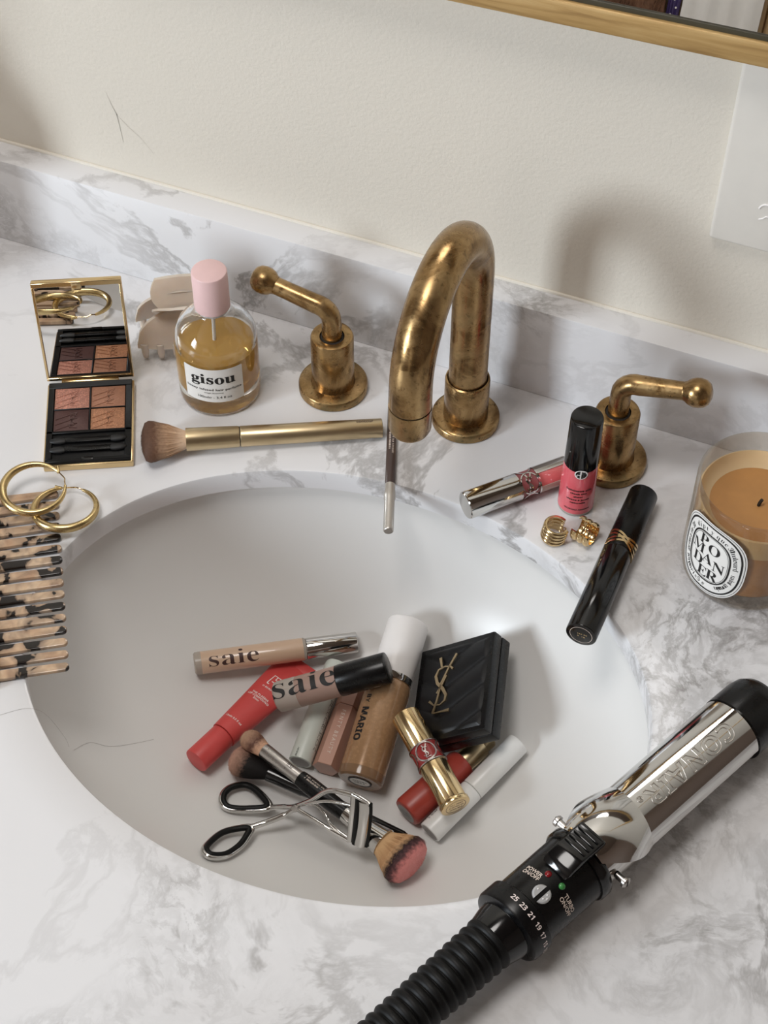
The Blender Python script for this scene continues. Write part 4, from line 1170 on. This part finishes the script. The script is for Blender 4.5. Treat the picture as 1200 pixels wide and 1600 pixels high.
# ---- frosted taupe stick lying on top
A, B = (-57.7, -202.1, -95.4), (9.4, -167.5, -69.2)
T = thing('cream_stick', 'frosted taupe makeup stick with black cap lying across the top of the heap', 'makeup stick', frame(A, B)); Lx = dist(A, B)
obj('frosted_tube', lathe([(0, 0), (8.6, .2), (10.2, 1.4), (10.6, 4), (10.6, 16.4), (0, 16.4)], 52), 'frost', T)
obj('taupe_body', lathe([(0, 16.2), (10.55, 16.2), (10.55, Lx - 35), (0, Lx - 35)], 52), 'taupe', T)
obj('cap', lathe(rcyl(10.8, Lx - 35, Lx, .9), 52), 'black', T)
text('brand_lettering', serif('saie'), 23, 'ink', T, cyl(10.6, math.radians(4), 22.8, 'axial', .14), sx=1.22, weight=-.18)

# ---- black quilted compact
E1, E2, EN = Vector((.7682, .1317, .6266)), Vector((.2522, -.9617, -.1077)), Vector((-.5889, -.2409, .7715))
TR = Vector((67.3, -123.0, -52.6)); TL = TR - E1 * 63
cpm = Matrix(((E1.x, -E2.x, EN.x, TL.x * K), (E1.y, -E2.y, EN.y, TL.y * K), (E1.z, -E2.z, EN.z, TL.z * K), (0, 0, 0, 1)))
T = thing('compact', 'black quilted square compact with gold monogram leaning in the basin', 'compact', cpm)
CW, CH, CT = 63.0, 73.0, 18.7
obj('base', box(0, CW, -CH, 0, -CT, -CT * .52, 1.2), 'black', T)
lidc = obj('lid', box(0, CW, -CH, 0, -CT * .5, -1.0, 1.2), 'black', T)
obj('seam', box(.8, CW - .8, -CH + .8, -.8, -CT * .53, -CT * .49), 'dark_gap', T)
bm = bmesh.new(); nu, nv = 56, 64; G = []
for i in range(nu + 1):
    row = []
    for j in range(nv + 1):
        u = 3 + (CW - 6) * i / nu; v = 3 + (CH - 6) * j / nv
        ph = ((v + .49 * abs(u - 25)) / 19.6 + .18) % 1.0
        hgt = 1.9 * (abs(math.sin(math.pi * ph)) ** .55) - 1.2
        ed = min(i, nu - i, j, nv - j) / 3.0
        row.append(bm.verts.new(Vector((u, -v, (hgt if ed > 0 else -1.4) * min(1, ed) - 1.4 * (1 - min(1, ed)))) * K))
    G.append(row)
for i in range(nu):
    for j in range(nv): bm.faces.new((G[i][j], G[i][j + 1], G[i + 1][j + 1], G[i + 1][j]))
bmesh.ops.recalc_face_normals(bm, faces=bm.faces)
qp = obj('quilted_panel', bm, 'leather', lidc, sharp=80)
pq = plane((0, 0, .75), (1, 0, 0), (0, 1, 0))
strokes('monogram', [([(x, -y) for x, y in ln], wv) for ln, wv in YSL], 1.4, 'champagne', lidc, pq, thick=.9)

# ---- brick red lip pot under the lipstick
A, B = (51.9, -240.1, -115.8), (73.9, -192.6, -110.2)
T = thing('lip_tint', 'brick red lip tint bottle with pale gold cap under the gold lipstick', 'lip tint', frame(A, B)); Lx = dist(A, B)
obj('bottle', lathe([(0, .4), (8, 0), (9.8, .6), (10.7, 2.4), (10.8, Lx - 3), (9.8, Lx - .6), (8.4, Lx), (0, Lx)], 48), 'red_pot', T)
obj('base_label', lathe([(0, -.1), (7.6, -.1), (7.6, .5), (0, .5)], 36), 'grey_end', T)
obj('cap', lathe(rcyl(7.6, Lx, Lx + 17, .8, 7.4), 40), 'champagne', T)
obj('cap_band', lathe(rcyl(6.0, Lx + 17, Lx + 25, .9), 40), 'champagne', T)
marks('base_print', T, plane((0, 0, -.15), (0, -1, 0), (1, 0, 0)), 'ink', [(-4, 4, 2), (-5, 5, -.6), (-3, 3, -3)], 41, 1.5)

# ---- white tube
A, B = (71.6, -248.0, -114.6), (104.7, -171.4, -98.9)
T = thing('white_tube', 'slim pearl white cosmetic tube at the right edge of the heap', 'cosmetic tube', frame(A, B)); Lx = dist(A, B)
obj('body', lathe(rcyl(8.0, 0, 40, .7), 44), 'tube_white', T)
obj('cap', lathe(rcyl(8.0, 40.2, Lx, 1.0), 44), 'tube_white', T)
obj('base_label', lathe([(0, -.1), (6.6, -.1), (6.6, .4), (0, .4)], 36), 'grey_end', T)
marks('lettering', T, cyl(8.0, math.radians(-52), 0, 'axial', .1), 'ink', [(4, 15, 1.2), (17, 22, 0), (23, 31, 0)], 51, 3.4)
marks('lettering', T, cyl(8.0, math.radians(-58), 0, 'axial', .1), 'ink', [(5, 14, -2.2)], 52, 2.2)
marks('base_print', T, plane((0, 0, -.15), (0, -1, 0), (1, 0, 0)), 'ink', [(-4, 4, 1.4), (-4, 4, -1.2)], 53, 1.2)

# ---- gold lipstick
A, B = (30.6, -189.5, -83.2), (85.2, -238.5, -87.2)
T = thing('lipstick', 'ridged gold lipstick with burgundy monogram band on top of the heap', 'lipstick', frame(A, B)); Lx = dist(A, B)
def ridged(z0, z1, r0, r1):
    bm = bmesh.new(); n = 72; rows = []
    for z, r in ((z0, r0 * .93), (z0 + .6, r0), (z1 - .6, r1), (z1, r1 * .96)):
        rows.append([bm.verts.new(Vector(((r + .05 * math.cos(18 * 2 * math.pi * k / n)) * math.cos(2 * math.pi * k / n), (r + .05 * math.cos(18 * 2 * math.pi * k / n)) * math.sin(2 * math.pi * k / n), z)) * K) for k in range(n)])
    for a_, b_ in zip(rows, rows[1:]):
        for k in range(n): bm.faces.new((a_[k], a_[(k + 1) % n], b_[(k + 1) % n], b_[k]))
    bm.faces.new(list(reversed(rows[0]))); bm.faces.new(rows[-1]); bmesh.ops.recalc_face_normals(bm, faces=bm.faces)
    return bm
obj('cap', ridged(0, 27, 9.4, 9.5), 'gold', T)
obj('band', lathe([(0, 27), (9.6, 27), (9.6, 41), (0, 41)], 48), 'burgundy', T)
lb2 = cyl(9.6, math.radians(14), 34, 'circ-', .05)
strokes('band_ribbon', [(ring2(u, 0, 6.6, 6.4, 40), .9) for u in (0, 15, -15, 29)] + [([(-30 + 1.5 * k, s_ * 7) for k in range(41)], .7) for s_ in (-1, 1)] + monogram(.22, 0, 0, 1.6), .8, 'silver', T, lb2, thick=.7)
obj('base', ridged(41, Lx - 3.5, 9.5, 9.3), 'gold', T)
obj('foot', lathe(rcyl(10.2, Lx - 3.5, Lx, .6), 56), 'gold', T)
ef = plane((0, 0, Lx + .05), (0, 1, 0), (-1, 0, 0))
strokes('foot_print', [(ring2(0, 0, 7.0, 7.0, 40), .3)], .3, 'brown_ink', T, ef)
marks('foot_print', T, ef, 'brown_ink', [(-4.5, 4.5, 3), (-5.4, 5.4, 0), (-4.5, 4.5, -3)], 61, 1.6)

# ---- black brush with fluffy pale tipped head, underneath
A, B = (58.0, -252.5, -121.0), (-71.5, -245.5, -113.2)
T = thing('powder_brush', 'all black makeup brush with pale tipped bristles under the double ended brush', 'makeup brush', frame(A, B)); Lx = dist(A, B)
z0 = Lx - 28
obj('handle', lathe([(0, 0), (1.6, .4), (2.4, 3), (3.2, 30), (4.4, 70), (5.0, z0 - 26), (0, z0 - 26)], 32), 'black_gloss', T)
obj('ferrule', lathe([(0, z0 - 26), (5.2, z0 - 26), (5.6, z0), (0, z0)], 32), 'black_gloss', T)
mB = bristle('black_pale_bristles', [(0, c8(16, 14, 14)), (.52, c8(24, 20, 19)), (.72, c8(150, 116, 100)), (1, c8(196, 158, 140))], z0, z0 + 28)
shp = [(0, z0 - 1), (5.2, z0), (8.6, z0 + 8), (11.4, z0 + 16), (11.6, z0 + 21), (9.6, z0 + 25), (5.6, z0 + 27.4), (0, z0 + 28)]
hB = obj('bristles', lathe(shp, 40, .72, 1), mB, T)
hairs('bristle_hairs', mB, hB, z0, 5.4, lambda t, a: (12.2 * t, z0 + 28.4 - 7 * t ** 3), 1800, 8, .12, .72, 1)

# ---- double ended brush lying over it
A, B = (-66.2, -233.6, -102.6), (71.5, -279.8, -102.4)
T = thing('double_ended_brush', 'double ended makeup brush with silver ferrules and a pink stained head', 'makeup brush', frame(A, B)); Lx = dist(A, B)
obj('small_ferrule', lathe([(0, 17), (5.0, 17), (5.2, 18), (4.6, 46), (4.8, 50), (0, 50)], 36), 'silver', T)
obj('handle', lathe([(0, 49.5), (5.4, 49.5), (6.0, 58), (5.8, 80), (5.4, 90), (0, 90)], 36), 'black', T)
obj('large_ferrule', lathe([(0, 89.5), (5.6, 89.5), (5.8, 92), (6.4, 105), (9.2, 119), (9.8, 122), (0, 122)], 40), 'chrome', T)
m1 = bristle('small_head_bristles', [(0, c8(190, 160, 134)), (.3, c8(166, 130, 108)), (.6, c8(96, 66, 56)), (.85, c8(206, 164, 136)), (1, c8(212, 172, 146))], -1, 18)
sh1 = [(0, -1.5), (3.6, -1), (6.4, 1.5), (7.6, 5), (7.2, 9), (5.2, 17), (0, 18)]
hs = obj('small_bristles', lathe(sh1, 36, .8, 1), m1, T)
hairs('small_bristle_hairs', m1, hs, 17, 4.8, lambda t, a: (7.8 * t, -1.6 + 5 * t ** 3), 900, 12, .1, .8, 1)
ZE = Lx
m2_ = bristle('large_head_bristles', [(0, c8(210, 172, 128)), (.42, c8(196, 156, 116)), (.60, c8(44, 30, 32)), (.72, c8(90, 60, 62)), (.86, c8(204, 128, 124)), (1, c8(210, 140, 136))], 122, ZE + 4)
sh2 = [(0, 121), (9.2, 122), (13.4, 131), (17.4, ZE - 8), (17.4, ZE - 4), (14.6, ZE + .6), (9, ZE + 3), (0, ZE + 3.8)]
hl = obj('large_bristles', lathe(sh2, 48, .78, 1), m2_, T)
hairs('large_bristle_hairs', m2_, hl, 122, 9.4, lambda t, a: (18 * t, ZE + 4.4 - 8 * t ** 3), 3400, 15, .12, .78, 1)
marks('lettering', T, cyl(6.0, math.radians(-10), 0, 'axial', .1), 'pale_ink', [(54, 74, .8), (54, 66, -1.2)], 71, 1.3)
strokes('emblem', [(rrect(4, 2.6, .3, 2) + rrect(4, 2.6, .3, 2)[:1], .3), ([(-1, -.8), (-1, .8)], .4), ([(.6, -.8), (.6, .8)], .4)], .3, 'ink', T, cyl(4.8, math.radians(-10), 40, 'axial', .1))

# ---- eyelash curler
T = thing('eyelash_curler', 'chrome eyelash curler with black padded finger loops at the front of the basin', 'eyelash curler', Vector((-16.1, -266.2, -110.7)) * K)
def wl(bm):
    for v in bm.verts:          # the jaw end rests on the brush handle
        k_ = max(0.0, min(1.0, (v.co.x / K + 30) / 40.0)) * 10.5
        v.co += Vector((.2, -.45, .87)) * k_ * K
    return to_local(bm, T)
l1 = spline([(-32.4, -268.5, -118.2), (-45.3, -259.2, -120.6), (-55.8, -257.0, -121.8), (-63.6, -263.0, -120.0), (-66.5, -270.5, -119.1), (-63.7, -278.0, -117.9), (-57.1, -280.2, -118.4), (-44.5, -275.6, -118.9)], 6, True)
l2 = spline([(-36.4, -289.0, -113.3), (-45.7, -293.6, -113.6), (-52.2, -301.5, -110.8), (-54.9, -313.9, -105.4), (-53.7, -322.0, -100.6), (-47.7, -324.9, -99.8), (-40.4, -318.4, -105.0), (-36.2, -306.4, -110.6), (-35.2, -296.3, -112.9)], 6, True)
for lp in (l1, l2):
    c_ = sum(lp, Vector()) / len(lp)
    lo_ = obj('finger_loop', wl(tube(lp, 1.9, 12, closed=True)), 'chrome', T)
    inn = [c_ + (p - c_) * .88 + Vector((0, 0, .9)) for p in lp]
    obj('rubber_lining', wl(tube(inn, 2.0, 12, closed=True)), 'rubber', lo_)
obj('arm', wl(tube(spline([(-32.4, -268.5, -118.2), (-24, -267.0, -114.5), (-16.1, -266.2, -110.2), (-6, -262.0, -102.5), (2.0, -257.6, -93.8), (10, -257.4, -87.5), (23.3, -258.9, -81.9)], 6), [1.9] * 8 + [1.7] * 29, 12)), 'chrome', T)
obj('arm', wl(tube(spline([(-36.4, -289.0, -113.3), (-29, -282.5, -112.6), (-21.2, -275.2, -111.6), (-14.2, -268.6, -109.0), (-8.3, -269.4, -107.8), (9, -271.8, -110.5), (26.2, -273.4, -113.7)], 6), [2.0] * 14 + [1.5] * 23, 12)), 'chrome', T)
obj('frame_wire', wl(tube(spline([(-14, -266.0, -109), (-4, -262, -105.6), (6, -266, -106), (12.4, -269.8, -109.6), (26.2, -273.0, -112.0)], 6), 1.0, 10)), 'chrome', T)
obj('frame_wire', wl(tube(spline([(-12, -265.2, -107.5), (4, -262.5, -96), (18, -262, -91), (33, -262.6, -87)], 6), 1.0, 10)), 'chrome', T)
rv = lathe([(0, -3), (2.4, -3), (2.6, -2.4), (2.6, 2.4), (2.0, 3.2), (0, 3.5)], 20); rv.transform(frame((-14.6, -267.0, -109.4), (-14.2, -271, -104.6)))
obj('rivet', wl(rv), 'silver', T)
j1 = spline([(23.3, -258.9, -81.9), (24.6, -263.6, -89.3), (25.6, -268.6, -99.6), (26.2, -273.4, -113.7)], 8)
j2 = spline([(33.0, -261.2, -81.0), (34.6, -265.4, -88.4), (35.6, -270.6, -99.4), (35.4, -274.8, -111.6)], 8)
jr = Vector((1, 0, .1))
obj('upper_jaw', wl(tube(j1, 2.2, 12, flat=.7, ref=jr)), 'chrome', T)
jp = [p + Vector((3.6, -.4, 0)) for p in j1]
obj('rubber_pad', wl(tube(jp, 1.9, 12, flat=1.1, ref=jr)), 'rubber', T)
obj('lower_jaw', wl(tube([p + Vector((-1.5, -.4, 0)) for p in j2], 3.6, 14, flat=.55, ref=jr)), 'chrome', T)
obj('pad_edge', wl(tube([p + Vector((2.6, .6, 0)) for p in j2], 1.2, 10, ref=jr)), 'rubber', T)
obj('hinge_bar', wl(tube([(22.6, -258.6, -81.4), (28, -259.8, -80.6), (35.6, -261.6, -80.6)], 1.7, 12)), 'chrome', T)

# ================================================================== seen only in the mirror: seat back, with fur standing in for a person's coat
ch = thing('vanity_chair', 'oak chair in front of the vanity, seen in the mirror', 'chair', Vector((-95, -950, -860)) * K)
for x in (-150, 150):
    for y in (-180, 170): obj('leg', tube([(x, y, 0), (x * .95, y * .92, 420)], [13, 17], 12), 'oak', ch)
obj('seat', box(-165, 165, -205, 195, 420, 470, 18, 3), 'oak', ch)
for x in (-150, 150): obj('back_post', box(x - 15, x + 15, 170, 198, 460, 1040, 8, 3), 'oak', ch)
obj('back_panel', box(-135, 135, 175, 193, 640, 1008, 5, 2), 'oak', ch)
def drape(name, label, cat, x0, x1, th, m, z_low, out):
    t = thing(name, label, cat, Vector(((x0 + x1) / 2, -766, z_low)) * K)
    pr = [(-out, z_low), (-out - 1, 100), (-out + 2, 152), (-out + 12, 164 + th), (18, 166 + th), (28 + out, 155), (31 + out, 100), (30 + out, z_low)]
    ip = [(p[0] + (th if i < 3 else 0) - (th if i > 4 else 0), p[1] - (th if 2 < i < 5 else 0)) for i, p in enumerate(pr)]
    bm = bmesh.new(); n = 14; rows = []
    for k in range(n + 1):
        x = x0 + (x1 - x0) * k / n; wv = 1.6 * math.sin(k * 1.7)
        rows.append(([bm.verts.new(Vector((x, -780 + y + wv, z)) * K) for y, z in pr], [bm.verts.new(Vector((x, -780 + y + wv, z)) * K) for y, z in ip]))
    m_ = len(pr)
    for (a1, b1), (a2, b2) in zip(rows, rows[1:]):
        for j in range(m_ - 1):
            bm.faces.new((a1[j], a2[j], a2[j + 1], a1[j + 1])); bm.faces.new((b1[j], b1[j + 1], b2[j + 1], b2[j]))
        for j in (0, m_ - 1): bm.faces.new((a1[j], b1[j], b2[j], a2[j]))
    for a1, b1 in (rows[0], rows[-1]):
        for j in range(m_ - 1): bm.faces.new((a1[j], a1[j + 1], b1[j + 1], b1[j]))
    bmesh.ops.recalc_face_normals(bm, faces=bm.faces)
    obj('cloth', to_local(bm, t), m, t)
    return t
ft = drape('coat_stand_in', 'brown shaggy fur throw standing in for a fuzzy coat, hung over the chair, seen in the mirror', 'throw', -225, -62, 8, 'fur', -120, 12)
rnd = random.Random(4); bm = bmesh.new()
for i in range(5200):
    x = rnd.uniform(-224, -63); q = rnd.random()
    if q < .75: p = Vector((x, -763 + 30 + 12 + 1, rnd.uniform(-60, 160))); d = Vector((rnd.uniform(-.5, .5), .35, -1))
    else: p = Vector((x, -780 + rnd.uniform(-8, 38), 172)); d = Vector((rnd.uniform(-.5, .5), rnd.uniform(-.2, 1), .3))
    if q < .75: p.y = -780 + 42
    d = d.normalized() * rnd.uniform(10, 18); sd = Vector((rnd.uniform(.6, 1.2), 0, rnd.uniform(-.3, .3)))
    a_, b_, c_ = (bm.verts.new(v * K) for v in (p - sd, p + sd, p + d)); e_ = bm.verts.new((p + Vector((0, 1.0, 0))) * K)
    bm.faces.new((a_, b_, c_)); bm.faces.new((b_, e_, c_)); bm.faces.new((e_, a_, c_))
fo = obj('fur_pile', to_local(bm, ft), 'fur', ft, smooth=False); fo['kind'] = 'stuff'
sf = drape('scarf', 'narrow purple scarf with white dots between the throw and towel in the mirror', 'scarf', -60, -47, 2, 'purple', -100, 6)
for i in range(16):
    d_ = lathe([(0, 0), (1.2, 0), (1.0, .5), (0, .6)], 8); d_.transform(Matrix.Translation(Vector((rnd.uniform(-58, -49), -780 + 38.6, 150 - i * 8)) * K) @ Matrix.Rotation(math.radians(-90), 4, 'X'))
    obj('dot', to_local(d_, sf), 'white_plastic', sf)
drape('towel', 'white towel hung over the chair, seen in the mirror', 'towel', -45, 36, 3, 'label', -180, 5)

# ---- unseen pump bottle, added to shade the left end of the backsplash
lo = thing('shading_bottle', 'white pump bottle added out of view to shade the left backsplash', 'bottle', Vector((-462, -52, 0)) * K)
obj('body', lathe([(0, 0), (34, 0), (37, 2), (38, 6), (38, 150), (34, 164), (20, 176), (13, 180), (13, 190), (0, 190)], 48), 'white_plastic', lo)
obj('pump', lathe([(0, 190), (15, 190), (15, 202), (5, 204), (5, 222), (0, 222)], 32), 'white_plastic', lo)
obj('nozzle', tube([(0, 0, 222), (0, 0, 228), (10, -20, 230), (18, -36, 224)], [6, 7, 6, 4.5], 14), 'white_plastic', lo)
